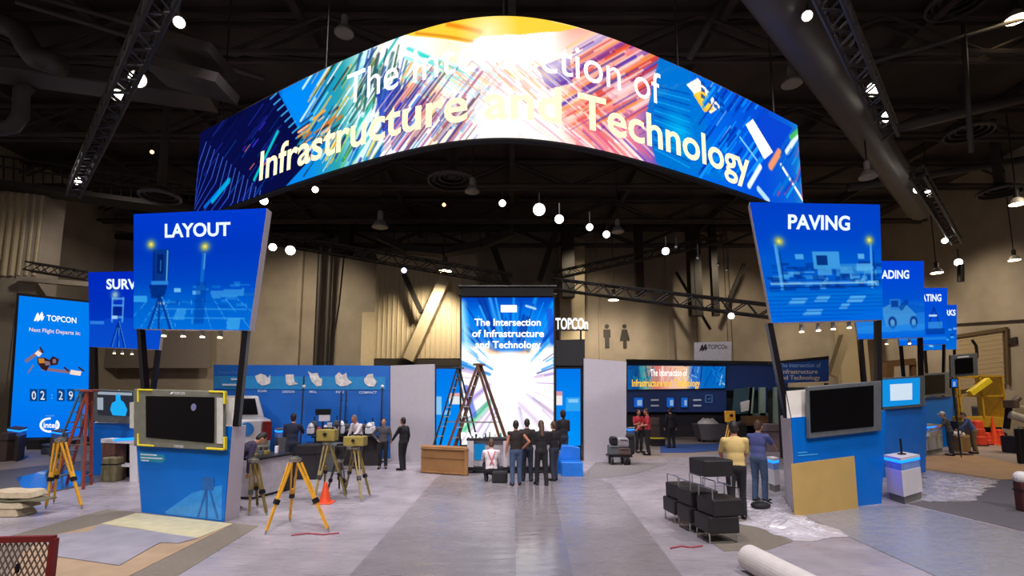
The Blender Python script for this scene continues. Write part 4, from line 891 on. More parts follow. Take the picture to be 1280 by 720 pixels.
# ================================================================== furniture and kit
def tripod(label, head, feet, hz=None, box=None, col=YELLOW, group='surveying tripods standing about the booth', lower=None):
    """wooden legged surveyor's tripod: head pixel, three foot pixels"""
    fs = [G(*f) for f in feet]; c = sum(fs, Vector())/3; top = A(head[0], head[1], c.y); c = Vector((top.x, top.y, 0))
    t = thing('survey_tripod', label, 'tripod', c, 0, group)
    MB().lathe(top, [(.09, 0), (.1, .02), (.1, .06), (.05, .07), (.05, .09)], 14).build('tripod_head', ALU, t)
    for f in fs:
        d = (f-top); sdir = Vector((-d.y, d.x, 0)).normalized(); a = top+d.normalized()*.02+Vector((d.x, d.y, 0)).normalized()*.08; mid = a+(f-a)*.55
        l = MB().bar(a+sdir*.045, mid+sdir*.025, .03).bar(a-sdir*.045, mid-sdir*.025, .03).bar(a+(mid-a)*.8, f-(f-a)*.06, .045, .035).build('leg', col, t)
        MB().bar(mid-d.normalized()*.04, mid+d.normalized()*.04, .09, .07).build('clamp', BLACK, l)
        MB().tube(f-(f-a)*.07, f+Vector((0,0,.002)), .022, .006, 8).build('shoe', ALU, l)
    if box:
        w, hh, m = box
        b = MB().box(top+Vector((0, 0, .09+hh/2)), (w, w*.7, hh)).build('instrument', m, t, bevel=.02)
        MB().tube(top+Vector((0, -w*.36, .09+hh*.6)), top+Vector((0, -w*.5, .09+hh*.6)), hh*.14, n=12).build('eyepiece', BLACK, b)
        MB().bar(top+Vector((-w*.3, 0, .12+hh)), top+Vector((w*.3, 0, .12+hh)), .03).bar(top+Vector((-w*.3, 0, .12+hh)), top+Vector((-w*.3, 0, .08+hh)), .03).bar(top+Vector((w*.3, 0, .12+hh)), top+Vector((w*.3, 0, .08+hh)), .03).build('carry_handle', BLACK, b)
    return t
ALU = mat('worn_aluminium', '9a968c', .35, .7)
OLIVE = mat('olive_yellow_case', '8a7a34', .6); DARKY = mat('dark_tripod_wood', '7c6a34', .6)
tripod('yellow surveying tripod standing alone at left before the countdown screen', (75, 552), [(57, 637), (103, 637), (67, 630)])
tripod('yellow surveying tripod in the left foreground, nearest the aisle', (369, 577), [(331, 669), (412, 666), (362, 652)])
tripod('dull yellow tripod carrying a box just behind the orange cone', (409, 556), [(391, 632), (433, 623), (405, 615)], box=(.42, .26, OLIVE), col=DARKY)
tripod('dull yellow tripod carrying a box nearest the two standing men', (444, 562), [(452, 628), (463, 621), (432, 612)], box=(.48, .22, OLIVE), col=DARKY)
tripod('yellow tripod with yellow instrument beside the grey bin', (913, 531), [(899, 585), (921, 583), (912, 578)], box=(.3, .38, YELLOW))
tripod('slim tripod with black upper legs between the kiosk and the counter', (317, 578), [(311, 645), (334, 645), (322, 634)], col=mat('black_and_yellow', '6a5826', .5))
tripod('slim dark tripod left of the boxed tripod nearest the standing men', (424, 578), [(408, 618), (433, 620), (424, 612)], col=mat('dark_pole', '35322c', .5), box=(.2, .3, DARK))
tripod('slim dark tripod behind the boxed tripods near the demo table', (437, 562), [(424, 592), (447, 593), (437, 589)], col=mat('dark_pole', '35322c', .5), box=(.2, .24, WHITE))
# ladders
def stepladder(label, apex, fl, fr, bl, br, m, n=8, steps=True, group=None, rail=.06):
    t = thing('stepladder', label, 'ladder', (fl+fr+bl+br)/4, 0, group)
    w = (fr-fl).normalized(); tw = .16
    A0, A1 = apex-w*tw, apex+w*tw
    for a, b in ((A0, fl), (A1, fr), (A0, bl), (A1, br)): MB().bar(a, b, rail, rail*.6).build('rail', m, t)
    for i in range(1, n):
        k = i/n; MB().bar(fl+(A0-fl)*k, fr+(A1-fr)*k, .09, .03).build('step', ALU if steps else m, t)
    for i in (1, 3, 5):
        k = i/n; MB().bar(bl+(A0-bl)*k, br+(A1-br)*k, .03, .02).build('brace', m, t)
    MB().box(apex+Vector((0, 0, .03)), (2*tw+.12, .28, .06), math.atan2(w.y, w.x)).build('top_cap', m, t, bevel=.01)
    k = .45; MB().bar(fl+(A0-fl)*k, bl+(A0-bl)*k, .02).build('spreader', ALU, t); MB().bar(fr+(A1-fr)*k, br+(A1-br)*k, .02).build('spreader', ALU, t)
    return t
BRL = mat('brown_fibreglass', '5c3420', .5); BLUL = mat('blue_fibreglass', '2c5a86', .5); REDL = mat('red_fibreglass', '8a3a2c', .5); DKL = mat('dark_blue_ladder', '14202e', .5)
Y = 16.6; a = A(599, 457, Y)
def g(x, Yq): return Vector(((x-640)/640*Yq, Yq, 0))
stepladder('tall brown stepladder before the portrait screen behind the wooden crate', a, g(551, 16.4), g(562, 17.1), g(637, 16.4), g(645, 17.1), BRL, 10, rail=.13)
a = A(573, 461, 17.6)
stepladder('dark blue stepladder before the left blue side screen', a, g(536, 17.2), g(546, 18.0), g(597, 17.2), g(605, 18.0), DKL, 10, rail=.08)
a = A(103, 489, 15.5)
stepladder('blue and grey stepladder in front of the countdown screen', a, g(72, 15.2), g(90, 16.2), g(117, 15.2), g(131, 16.2), mat('greyish_blue_rail', '4a6a78', .5), 8)
a = A(112, 490, 13.4)
stepladder('dull red stepladder before the survey kiosk at left', a, g(82, 13.0), g(98, 13.7), g(119, 13.0), g(128, 13.7), REDL, 8)
# wooden crate
CRATE = mat('crate_plywood', '8a6238', .75, var=.15, scale=2)
a, b = G(526, 591), G(585, 595); t = thing('wooden_crate', 'plain plywood crate standing left of the white display case', 'crate', (a+b)/2)
h = A(556, 558, a.y).z; off = Vector((-.1, .65, 0))
q = [a, b, b+Vector((0, 0, h)), a+Vector((0, 0, h))]; MB().prism(q, off).build('body', CRATE, t)
for z in (.03, h*.55, h-.06):
    pass
MB().bar(a+Vector((0, -.02, h*.6)), b+Vector((0, -.02, h*.6)), .03, .015).bar(a+Vector((0, -.02, .05)), b+Vector((0, -.02, .05)), .1, .03).bar(a+Vector((0, -.02, h-.05)), b+Vector((0, -.02, h-.05)), .1, .03).build('batten', CRATE, t)
MB().bar(a+Vector((.06, -.02, 0)), a+Vector((.06, -.02, h)), .1, .03, (0, 1, 0)).bar(b+Vector((-.06, -.02, 0)), b+Vector((-.06, -.02, h)), .1, .03, (0, 1, 0)).build('corner_batten', CRATE, t)
# white display case on castors
DCm = mat('display_case_white', 'b7b0b6', .4)
DCP = Plane(G(583, 592), G(700, 592)); t = thing('display_case', 'white wheeled display case below the portrait screen behind the group', 'counter', G(652, 592)); d = Vector((0, .7, 0))
MB().prism([DCP.on(x, y) for x, y in ((583, 548), (700, 548), (700, 551), (583, 551))], d).build('countertop', DK, t)
for x0, x1 in ((584, 592), (629, 634), (664, 668), (691, 699)):
    MB().prism([DCP.on(x, y) for x, y in ((x0, 551), (x1, 551), (x1, 585), (x0, 585))], d).build('upright', DCm, t)
MB().prism([DCP.on(x, y, -.25) for x, y in ((592, 551), (699, 551), (699, 585), (592, 585))], (0, .03, 0)).build('back_panel', DCm, t)
MB().prism([DCP.on(x, y, -.22) for x, y in ((593, 555), (606, 555), (606, 575), (593, 575))], (0, .02, 0)).build('blue_panel', emi('case_blue', '1c90d8', .7), t)
MB().prism([DCP.on(x, y, .02) for x, y in ((583, 584), (700, 584), (700, 588.5), (583, 588.5))], d).build('base', BLACK, t)
for x in (592, 627, 660, 690):
    c = DCP.on(x, 590.5, -.15); c.z = .05; MB().tube(c+Vector((-.02, 0, 0)), c+Vector((.02, 0, 0)), .05, n=12).build('castor', BLACK, t)
DCz = DCP.on(600, 548).z
# "PATA" style white and black blocks on top
t = thing('countertop_letters', 'row of white and black block letters on the display case', 'letters', DCP.on(600, 548, -.2))
text('letters', 'PATA', flat(DCP, 576.5, 604, 540.5, 548, -.25), WL, t, .03, .04)
for i, (x, w, hh, m, lb) in enumerate(((607, .06, .16, BLACK, 'small black gadget on the display case, nearest the block letters'), (612, .05, .2, GREY, 'small grey gadget on the display case'), (619, .07, .14, WHITE, 'small white gadget on the display case'), (626, .06, .18, mat('teal_plastic', '2f7f86', .5), 'small teal gadget at the right of the display case top'))):
    c = DCP.on(x, 548, -.3); g0 = thing('tabletop_gadget', lb, 'gadget', c); MB().box(c+Vector((0, 0, .02)), (w*1.6, w, .04)).build('base', BLACK, g0); MB().tube(c+Vector((0, 0, .04)), c+Vector((0, 0, hh)), w*.45, w*.3, 10).build('body', m, g0)
# blue block right of group
BB = mat('bright_blue_block', '0a6fd0', .35, coat=.3)
a, b = G(702, 596), G(729, 596)
t = thing('blue_plinth', 'low bright blue stepped plinth below the right blue side screen', 'plinth', (a+b)/2)
h1 = A(715, 578, a.y).z; MB().prism([a, b, b+Vector((0, 0, h1)), a+Vector((0, 0, h1))], (0, .5, 0)).build('lower_block', BB, t, bevel=.02)
a2, b2 = a+Vector((-.1, .55, 0)), b+Vector((0, .55, 0)); h2 = A(715, 557, a2.y).z
MB().prism([a2, b2, b2+Vector((0, 0, h2*.92)), (a2+b2)/2+Vector((0, 0, h2)), a2+Vector((0, 0, h2))], (0, .5, 0)).build('upper_block', BB, t, bevel=.02)
# counter with black top on the left
a, b = G(316, 625), G(363, 612.5); t = thing('long_counter', 'long white fronted counter with black worktop behind the layout kiosk', 'counter', (a+b)/2)
h = A(322, 573, a.y).z; n = Vector((-(b-a).y, (b-a).x, 0)).normalized()*.75
MB().prism([a+Vector((0,0,.06)), b+Vector((0,0,.06)), b+Vector((0,0,h-.05)), a+Vector((0,0,h-.05))], n).build('front_panel', mat('counter_white', 'b0aab2', .45), t)
MB().prism([a, b, b+Vector((0,0,.06)), a+Vector((0,0,.06))], n*.95).build('kickboard', BLACK, t)
q = [a+Vector((0,0,h-.05)), b+Vector((0,0,h-.05)), b+Vector((0,0,h)), a+Vector((0,0,h))]; q = [p-n*.06 for p in q]
MB().prism(q, n*1.12).build('worktop', BLACK, t)
MB().prism([b+(b-a).normalized()*.01, b+(b-a).normalized()*.12, b+(b-a).normalized()*.12+Vector((0,0,h)), b+(b-a).normalized()*.01+Vector((0,0,h))], n).build('end_panel', BLACK, t)
CT, Ca, Cb, Cn = h, a, b, n
for k, (s, o, w, hh, m, lb) in enumerate(((.2, .35, .14, .12, OLIVE, 'small olive instrument on the black worktop, nearest the kiosk'), (.42, .4, .1, .2, GREY, 'small grey instrument in the middle of the black worktop'), (.62, .5, .16, .16, OLIVE, 'olive instrument case on the black worktop'), (.85, .4, .07, .3, WHITE, 'thin white bottle at the far end of the black worktop'))):
    c = Ca+(Cb-Ca)*s+Cn*o; c.z = CT; g0 = thing('bench_instrument', lb, 'instrument', c)
    MB().box(c+Vector((0,0,hh*.3)), (w, w, hh*.6)).build('body', m, g0, bevel=.01); MB().tube(c+Vector((0,0,hh*.6)), c+Vector((0,0,hh)), w*.3, w*.2, 10).build('knob', BLACK, g0)
# black cases beside the counter
def softcase(label, px0, px1, ytop, ybot, dy, m=DARK, handle=True, name='equipment_case', cat='case'):
    a, b = G(px0, ybot), G(px1, ybot); h = A((px0+px1)/2, ytop, a.y).z; t = thing(name, label, cat, (a+b)/2)
    MB().box(((a.x+b.x)/2, a.y+dy/2, h/2), (b.x-a.x, dy, h)).build('body', m, t, bevel=.04)
    MB().box(((a.x+b.x)/2, a.y+dy/2, h*.72), (b.x-a.x+.01, dy+.01, .03)).build('seam', BLACK, t)
    if handle:
        c = Vector(((a.x+b.x)/2, a.y+dy/2, h)); MB().path([c+Vector((-.1, 0, -.01)), c+Vector((-.09, 0, .05)), c+Vector((.09, 0, .05)), c+Vector((.1, 0, -.01))], .012).build('handle', BLACK, t)
    return t
softcase('black soft bag leaning at the end of the white counter', 341, 357, 589, 615, .4, DARK)
softcase('tall black equipment case behind the foreground tripod', 368, 394, 556, 600, .6, DARK)
softcase('grey hard case behind the boxed tripods', 393, 421, 555, 590, .7, GREY, name='equipment_case')
softcase('small olive box on wheels at the foot of the red ladder', 124, 143, 572, 603, .3, mat('olive_box', '6e6648', .7))
# table of mixed instruments before the blue wall
TB = thing('demo_table', 'long dark table crowded with white and black instruments before the blue wall', 'table', G(425, 583))
a, b = G(388, 583), G(472, 583); TH_ = A(430, 545, a.y).z
MB().box(((a.x+b.x)/2, a.y+.4, TH_-.03), (b.x-a.x, .9, .06)).build('tabletop', BLACK, TB)
MB().box(((a.x+b.x)/2, a.y+.45, (TH_-.06)/2), (b.x-a.x-.1, .7, TH_-.06)).build('skirt', mat('table_skirt', '2a2426', .8), TB)
kit = [(392, .22, .42, WHITE, 'white receiver drum at the left end of the demo table'), (402, .2, .3, mat('dull_red', '7a2430', .6), 'dull red cased instrument on the demo table'), (410, .16, .36, WHITE, 'white panel instrument on the demo table below the flag post'),
       (420, .24, .3, BLACK, 'black control box in the middle of the demo table'), (430, .2, .5, WHITE, 'tall white instrument on the demo table near the seated person'), (440, .3, .24, BLACK, 'wide black instrument on the demo table before the seated person'),
       (452, .26, .3, GREY, 'grey instrument on the demo table beside the seated person'), (464, .24, .44, WHITE, 'white sensor box at the right end of the demo table')]
for x, w, hh, m, lb in kit:
    c = Vector(((x-640)/640*(a.y+.35), a.y+.35, TH_)); g0 = thing('survey_instrument', lb, 'instrument', c)
    MB().box(c+Vector((0,0,hh*.35)), (w, w*.8, hh*.5)).build('body', m, g0, bevel=.03)
    MB().lathe(c, [(w*.5, 0), (w*.5, .03), (w*.2, .05), (w*.2, hh*.12)], 12).build('base', BLACK, g0)
    MB().lathe(c+Vector((0,0,hh*.6)), [(w*.45, 0), (w*.48, hh*.12), (w*.3, hh*.3), (.01, hh*.4)], 14).build('dome', m if m != BLACK else GREY, g0, smooth=True)
for i, (x, dy, w, hh, m, lb) in enumerate(((396, .75, .3, .62, DARK, 'tall dark covered instrument behind the white drum on the demo table'), (415, .72, .26, .56, WHITE, 'tall white instrument standing at the back of the demo table'), (424, .75, .3, .66, DARK, 'tallest dark instrument at the back of the demo table'), (436, .7, .3, .5, BLACK, 'black round instrument at the back of the demo table'), (447, .74, .24, .6, WHITE, 'tall slim white instrument behind the seated person'), (459, .72, .34, .5, DARK, 'dark bulky instrument at the back right of the demo table'), (468, .75, .2, .58, WHITE, 'slim white instrument at the back right corner of the demo table'))):
    c = Vector(((x-640)/640*(a.y+dy), a.y+dy, TH_)); g0 = thing('survey_instrument', lb, 'instrument', c)
    MB().box(c+Vector((0,0,hh*.3)), (w, w*.5, hh*.4)).build('body', m, g0, bevel=.03); MB().lathe(c, [(w*.4, 0), (w*.4, .03), (w*.15, .05), (w*.15, hh*.12)], 12).build('base', BLACK, g0)
    MB().box(c+Vector((0,0,hh*.62)), (w*.6, w*.4, hh*.24)).build('head', GREY if m != WHITE else WHITE, g0, bevel=.02); MB().tube(c+Vector((0,0,hh*.74)), c+Vector((0,0,hh)), .02).build('antenna', BLACK, g0)
for x, yt, Yk, lb in ((380, 470, 17.5, 'dark slim pole with white joint before the blue wall, left one'), (427, 489, 17.5, 'slim dark pole in the middle of the blue wall'), (433, 489, 18.6, 'slim dark pole just right of the middle one'), (478, 482, 18.6, 'slim pole with white joint near the pale booth wall')):
    c = g(x, Yk); top = A(x, yt, Yk); t = thing('range_pole', lb, 'pole', c)
    MB().tube(c, top, .03, n=8).build('pole', mat('navy_pole', '1a2c50', .4), t); MB().ball(A(x, 483, Yk) if x not in (427, 433) else A(x, 500, Yk), .06 if x not in (427, 433) else .035).build('joint', WHITE if x not in (427, 433) else BLACK, t); MB().tube(c, c+Vector((0,0,.05)), .15, n=12).build('foot', BLACK, t)
t = thing('tablet_post', 'dark tablet on a post over the demo table', 'monitor', g(405, 17.3)); c = A(404, 515, 17.3)
MB().box(c, (.5, .06, .2)).build('casing', BLACK, t); MB().box(c+Vector((.06, -.02, -.2)), (.36, .05, .2)).build('paper', WHITE, t); MB().tube(g(405, 17.35), c+Vector((0, .04, 0)), .025).build('post', BLACK, t)
# traffic cone
def cone(label, x, yb, yt, w, Yk=None):
    c = G(x, yb); h = A(x, yt, c.y).z; t = thing('traffic_cone', label, 'cone', c); O = mat('cone_orange', 'e04a20', .5)
    MB().lathe(c+Vector((0,0,.03)), [(w*.36, 0), (w*.34, .02), (.03, h-.03), (.02, h-.02)], 20).build('body', O, t, smooth=False); MB().box(c+Vector((0,0,.015)), (w, w, .03)).build('base', O, t, bevel=.01)
    return t
cone('orange traffic cone between the tripods on the left', 406, 629, 603, .36)
# ------------------------------------------------------------------ pickup truck, tail towards us
def pickup(loc, rz):
    t = thing('pickup_truck', 'white pickup truck with round blue badge parked behind the layout kiosk', 'truck', loc, rz)
    PW = mat('truck_white', 'c9c6ca', .3, coat=.5, var=.03); GL2 = mat('tinted_glass', '15161a', .08)
    L = 4.0
    def pr(pts, y0, y1): return MB().prism([(x, y0, z) for x, z in pts], (0, y1-y0, 0))
    pr([(-.95, .55), (.95, .55), (.97, 1.0), (.95, 1.3), (-.95, 1.3), (-.97, 1.0)], 0, 1.4).build('bed', PW, t, world=False, bevel=.04)
    pr([(-.95, .5), (.95, .5), (.97, 1.0), (.95, 1.3), (-.95, 1.3), (-.97, 1.0)], 1.42, L).build('hull', PW, t, world=False, bevel=.05)
    cabm = MB().add([(-.92, 2.25, 1.28), (.92, 2.25, 1.28), (.92, 4.1, 1.28), (-.92, 4.1, 1.28), (-.74, 2.4, 1.88), (.74, 2.4, 1.88), (.74, 3.6, 1.88), (-.74, 3.6, 1.88)], [(0,1,5,4), (1,2,6,5), (2,3,7,6), (3,0,4,7), (4,5,6,7), (3,2,1,0)])
    cabm.build('cab', PW, t, world=False, bevel=.05)
    MB().add([(-.76, 2.25, 1.36), (.76, 2.25, 1.36), (.66, 2.365, 1.8), (-.66, 2.365, 1.8), (-.76, 2.3, 1.36), (.76, 2.3, 1.36), (.66, 2.41, 1.8), (-.66, 2.41, 1.8)], [(0,1,2,3), (7,6,5,4), (0,4,5,1), (1,5,6,2), (2,6,7,3), (3,7,4,0)]).build('rear_window', GL2, t, world=False)
    tg = MB().box((0, -.03, 1.02), (1.5, .06, .52)).build('tailgate', PW, t, world=False, bevel=.02)
    MB().lathe((0.42, -.07, 1.08), [(.0, 0), (.16, 0), (.16, .02), (0, .02)], 20, Matrix.Rotation(PI/2, 3, 'X')).build('badge', mat('badge_blue', '1f6fb4', .4), tg, world=False)
    for s in (-1, 1):
        MB().box((s*.87, -.03, 1.03), (.2, .08, .44)).build('tail_light', mat('tail_red', '7a1418', .25), t, world=False, bevel=.02)
        for y in (.9, 3.2):
            w = MB().lathe((s*.82, y, .38), [(.2, -.12), (.37, -.12), (.38, 0), (.37, .12), (.2, .12)], 22, Matrix.Rotation(PI/2, 3, 'Y')).build('wheel', BLACK, t, world=False)
            MB().lathe((s*.92, y, .38), [(.01, -.03), (.22, -.03), (.2, .03), (.01, .04)], 16, Matrix.Rotation(PI/2*s, 3, 'Y')).build('hub', ALU, w, world=False)
    MB().box((0, -.12, .6), (1.9, .2, .22)).build('bumper', ALU, t, world=False, bevel=.03)
    MB().box((.25, -.23, .68), (.4, .02, .16)).build('number_plate', WHITE, t, world=False)
    return t
pickup((-8.25, 15.0, 0), .5).scale = (1.22, 1.22, 1.25)
# ------------------------------------------------------------------ stools with chrome frames
def make_stool(label):
    t = thing('cube_stool', label, 'stool', (0, 0, 0), 0, 'black cube stools stacked in the aisle')
    MB().box((0, 0, .29), (.5, .5, .26)).build('seat', mat('black_vinyl', '1b181a', .45, var=.2), t, world=False, bevel=.025)
    for s in (-1, 1):
        MB().path([(s*.225, -.2, .17), (s*.225, -.2, .012), (s*.225, .2, .012), (s*.225, .2, .17)], .011, 6).build('leg_frame', CHROME, t, world=False)
    return t
st0 = make_stool('black cube stool standing on the floor at the near end of the stack')
def place_stool(x, y, z, rz, flip=False, label=None, first=[True]):
    o = st0 if first[0] else dup(st0, (0, 0, 0)); first[0] = False
    o.location = (x, y, z+(.42 if flip else 0)); o.rotation_euler = (PI if flip else 0, 0, rz)
    if label: o['label'] = label
rz = .12
pA, pB, pC = G(907, 680), G(876, 664), G(856, 653)
pA += Vector((-.05, .2, 0)); pB += Vector((-.02, .1, 0)); pC += Vector((-.02, .1, 0))
place_stool(pA.x, pA.y, 0, rz)
place_stool(pA.x+.05, pA.y-.02, .42, rz+.05, True, 'upturned black cube stool resting on the nearest stool, chrome legs up')
place_stool(pA.x-.03, pA.y+.05, .845, rz+.03, False, 'topmost black cube stool crowning the near end of the stack')
place_stool(pB.x, pB.y, 0, rz, False, 'black cube stool on the floor in the middle of the stack')
place_stool(pB.x+.03, pB.y+.02, .42, rz+.04, True, 'upturned black cube stool in the middle of the stack')
place_stool(pC.x, pC.y, 0, rz, False, 'black cube stool on the floor at the far end of the stack')
place_stool(pC.x+.06, pC.y-.02, .42, rz+.06, True, 'upturned black cube stool at the far end of the stack, legs up')
# ------------------------------------------------------------------ white roll on the floor, films, carpets
ROLLM = mat('white_roll', 'cfc8c4', .55, var=.05)
a = G(938, 714); b = G(1045, 775); r = .165; a.z = b.z = r
t = thing('film_roll', 'thick white roll of floor film lying in the right foreground', 'roll', (a.x, a.y, 0))
MB().tube(a, b, r, n=28).build('roll', ROLLM, t, smooth=False); d = (a-b).normalized(); MB().tube(a+d*.004, a-d*.02, .05, n=14).build('core', mat('core_brown', '5a4838', .8), t)
def patch(name, label, cat, pts, z, m, kind=None):
    q = [G(x, y) for x, y in pts]
    for p in q: p.z = z-.004
    o = MB().prism(q, (0, 0, .004)).build(name, m)
    if kind: o['kind'] = kind
    else: tag(o, label, cat)
    return o
patch('floor.001', None, None, [(-40, 760), (-40, 640), (172, 592), (330, 575), (487, 577), (783, 577), (1000, 560), (1100, 590), (1160, 632), (1320, 672), (1330, 780), (300, 800)], .006, FLOORM, 'structure')
AISLE = mat('aisle_film', '7d777a', .28, var=.1, scale=1.5, spec=.5, wrinkle=.05)
patch('aisle_runner', 'wide grey film covered runner leading up the middle aisle', 'floor covering', [(437, 720), (370, 790), (930, 790), (852, 720), (765, 606), (730, 590), (640, 586), (556, 590), (545, 598)], .011, AISLE)
patch('clear_film', 'glossy strip of clear film down the middle of the aisle runner', 'film', [(645, 720), (645, 790), (745, 790), (716, 720), (690, 604), (643, 604)], .016, mat('clear_gloss_film', '7c7678', .13, var=.12, scale=5, spec=.9, wrinkle=.1))
TAUPE = mat('taupe_carpet', '6f675c', .95, var=.12, scale=20)
patch('carpet_border', 'taupe carpet border around the bare patch before the layout kiosk', 'carpet', [(-10, 677), (133, 637), (176, 641), (323, 658), (215, 725), (150, 780), (-60, 780)], .011, TAUPE)
patch('bare_floor_patch', 'tan bare floor patch inside the taupe carpet border', 'floor covering', [(30, 690), (60, 672), (126, 656), (170, 642), (291, 656), (160, 722), (100, 770), (-20, 770)], .016, mat('tan_bare_floor', '9c8468', .7, scale=3))
patch('underlay_sheet', 'pale cream underlay sheet at the foot of the layout kiosk', 'underlay', [(126, 656), (150, 649), (170, 642.5), (230, 649), (291, 656), (247, 674), (205, 668), (172, 662)], .021, mat('cream_underlay', 'b5ae8c', .7, scale=5))
patch('grey_board', 'pale grey sheet lying on the bare floor patch', 'board', [(50, 674), (80, 669), (112, 666), (125, 657), (172, 663), (247, 674.5), (223, 681), (200, 680), (191, 685), (175, 694), (149, 709), (66, 697)], .026, mat('grey_lay_sheet', '8f8b92', .45, scale=3))
patch('tan_flooring', 'tan bare flooring strip behind the white pod at the right', 'floor covering', [(1156, 572), (1200, 566), (1310, 588), (1310, 604), (1251, 600), (1155, 586)], .012, mat('tan_flooring', 'a98660', .6, scale=2))
DC = mat('dark_grey_carpet', '5b5658', .95, scale=20)
patch('carpet_strip', 'dark grey carpet strip behind the left yellow tripod', 'carpet', [(-30, 592), (100, 577), (172, 573), (172, 592), (100, 608), (-40, 638)], .014, mat('left_dark_carpet', '55504e', .5, scale=6))
patch('blue_reflection_patch', 'blue reflection painted as a gloss patch on the dark carpet behind the left tripod', 'painted reflection', [(20, 598), (60, 588), (112, 590), (118, 602), (70, 614), (30, 616)], .02, mat('painted_blue_reflection', '2c5f98', .2, coat=.4))  # blue light reflected in the floor, put into the patch colour
patch('vinyl_sheet', 'smooth grey vinyl sheet before the paving kiosk and white pod', 'floor covering', [(1004, 645), (1073, 634), (1135, 632), (1285, 668), (1330, 690), (1330, 790), (1167, 720), (1064, 673)], .013, mat('grey_vinyl', '83838a', .26, var=.06, spec=.5, wrinkle=.12))
patch('carpet_patch', 'dark grey carpet to the right of the white pod', 'carpet', [(1135, 630), (1153, 627), (1213, 628), (1222, 613), (1251, 600), (1300, 600), (1310, 672)], .012, DC)
patch('dark_carpet', 'dark carpet below the black stool stack', 'carpet', [(860, 658), (905, 640), (935, 652), (990, 678), (960, 688), (905, 690)], .012, TAUPE)
patch('carpet_patch', 'grey carpet in front of the pale wall right of the portrait screen', 'carpet', [(733, 590), (745, 578), (800, 577), (835, 580), (790, 594), (735, 600)], .013, mat('mid_grey_carpet', '77706f', .95, scale=20))
patch('blue_carpet', 'blue carpet before the navy booth', 'carpet', [(826, 556), (930, 554), (905, 563), (860, 566), (825, 566)], .013, mat('blue_carpet', '2b4f8e', .7, scale=20))
def crumple(name, label, cat, pts, hgt, m, seed, n=34, z=.012):
    """crinkled sheet: a grid over the quad of floor pixels, folded by layered noise"""
    from mathutils import noise
    q = [G(*p) for p in pts]; v, f = [], []
    for j in range(n+1):
        for i in range(n+1):
            u, w = i/n, j/n; p = (q[0]*(1-u)+q[1]*u)*(1-w)+(q[3]*(1-u)+q[2]*u)*w
            k = noise.noise(Vector((p.x*2.3, p.y*2.3, seed)))*.6+abs(noise.noise(Vector((p.x*6, p.y*6, seed+5))))*.7+noise.noise(Vector((p.x*14, p.y*14, seed+9)))*.25
            e = min(1, 4*min(u, 1-u, w, 1-w)+.05)
            jit = Vector((noise.noise(Vector((p.x*3, p.y*3, seed+2))), noise.noise(Vector((p.x*3, p.y*3, seed+3))), 0))*.18
            v.append(p+jit+Vector((0, 0, z+max(0, k+.25)*hgt*e)))
    for j in range(n):
        for i in range(n): f.append((j*(n+1)+i, j*(n+1)+i+1, (j+1)*(n+1)+i+1, (j+1)*(n+1)+i))
    o = MB().add(v, f).build(name, m); tag(o, label, cat)
    s = o.modifiers.new('s', 'SOLIDIFY'); s.thickness = .004; return o
FILM = mat('milky_film', 'd9d4da', .22, var=.05, alpha=.55, coat=.3)
crumple('plastic_film', 'crumpled milky plastic film by the foot of the paving kiosk', 'plastic sheet', [(925, 655), (985, 641), (1062, 670), (1000, 680)], .1, FILM, 1)
crumple('plastic_film', 'crinkled shiny plastic film on the carpet right of the white pod', 'plastic sheet', [(1156, 589), (1248, 601), (1215, 627), (1154, 627)], .07, FILM, 4)
crumple('plastic_film', 'loose plastic film on the floor between stools and blue shirted person', 'plastic sheet', [(925, 628), (975, 620), (1000, 645), (945, 655)], .06, FILM, 8)
for x0, x1, y, lb in ((838, 878, 685, 'thin red strap on the floor left of the stools'), (364, 424, 669, 'thin red strap on the floor under the foreground tripod')):
    tag(MB().path([G(x0, y, .02), G((x0*2+x1)/3, y-2.5, .02), G((x0+2*x1)/3, y-1, .02), G(x1, y-3, .02)], .012, 6).build('red_strap', mat('strap_red', '9c3a48', .6)), lb, 'strap')
# folded blankets
BLK = mat('cream_blanket', 'b8a98c', .9, scale=12, bump=.2)
base = G(18, 647)
def blanket(label, x0, x1, y0, y1, z, m, seed, th=.1):
    from mathutils import noise
    v, f, n = [], [], 16
    for s in (0, 1):
        for j in range(n+1):
            for i in range(n+1):
                u, w = i/n, j/n; x = x0+(x1-x0)*u; y = y0+(y1-y0)*w; k = noise.noise(Vector((x*3, y*3, seed)))*.02; e = math.sqrt(max(0, 1-(2*max(abs(u-.5), abs(w-.5)))**6))
                v.append((x+k, y, z+(.005+k*.3 if s == 0 else .02+th*e+k*2)))
    N = (n+1)**2
    for s in (0, 1):
        for j in range(n):
            for i in range(n): f.append(tuple(s*N+k for k in (j*(n+1)+i, j*(n+1)+i+1, (j+1)*(n+1)+i+1, (j+1)*(n+1)+i)))
    for i in range(n):
        for a, b in (((i, i+1)), (n*(n+1)+i, n*(n+1)+i+1), (i*(n+1), (i+1)*(n+1)), (i*(n+1)+n, (i+1)*(n+1)+n)): f.append((a, b, N+b, N+a))
    o = MB().add(v, f).build('folded_blanket', m, smooth=False); tag(o, label, 'blanket', 'folded moving blankets at the left edge')
OLB = mat('olive_blanket', '5e5a44', .9, scale=12)
blanket('lowest folded cream blanket of the pile at the left edge', base.x-.75, base.x+.06, base.y-.02, base.y+.4, .01, BLK, 1, .13)
blanket('second folded cream blanket from the floor in the pile at the left edge', base.x-.75, base.x+.12, base.y, base.y+.4, .15, BLK, 7, .11)
blanket('thin olive folded blanket sticking out of the middle of the pile', base.x-.6, base.x+.4, base.y+.03, base.y+.42, .275, OLB, 3, .03)
blanket('topmost folded cream blanket of the pile at the left edge', base.x-.7, base.x+.2, base.y+.05, base.y+.45, .335, BLK, 5, .13)
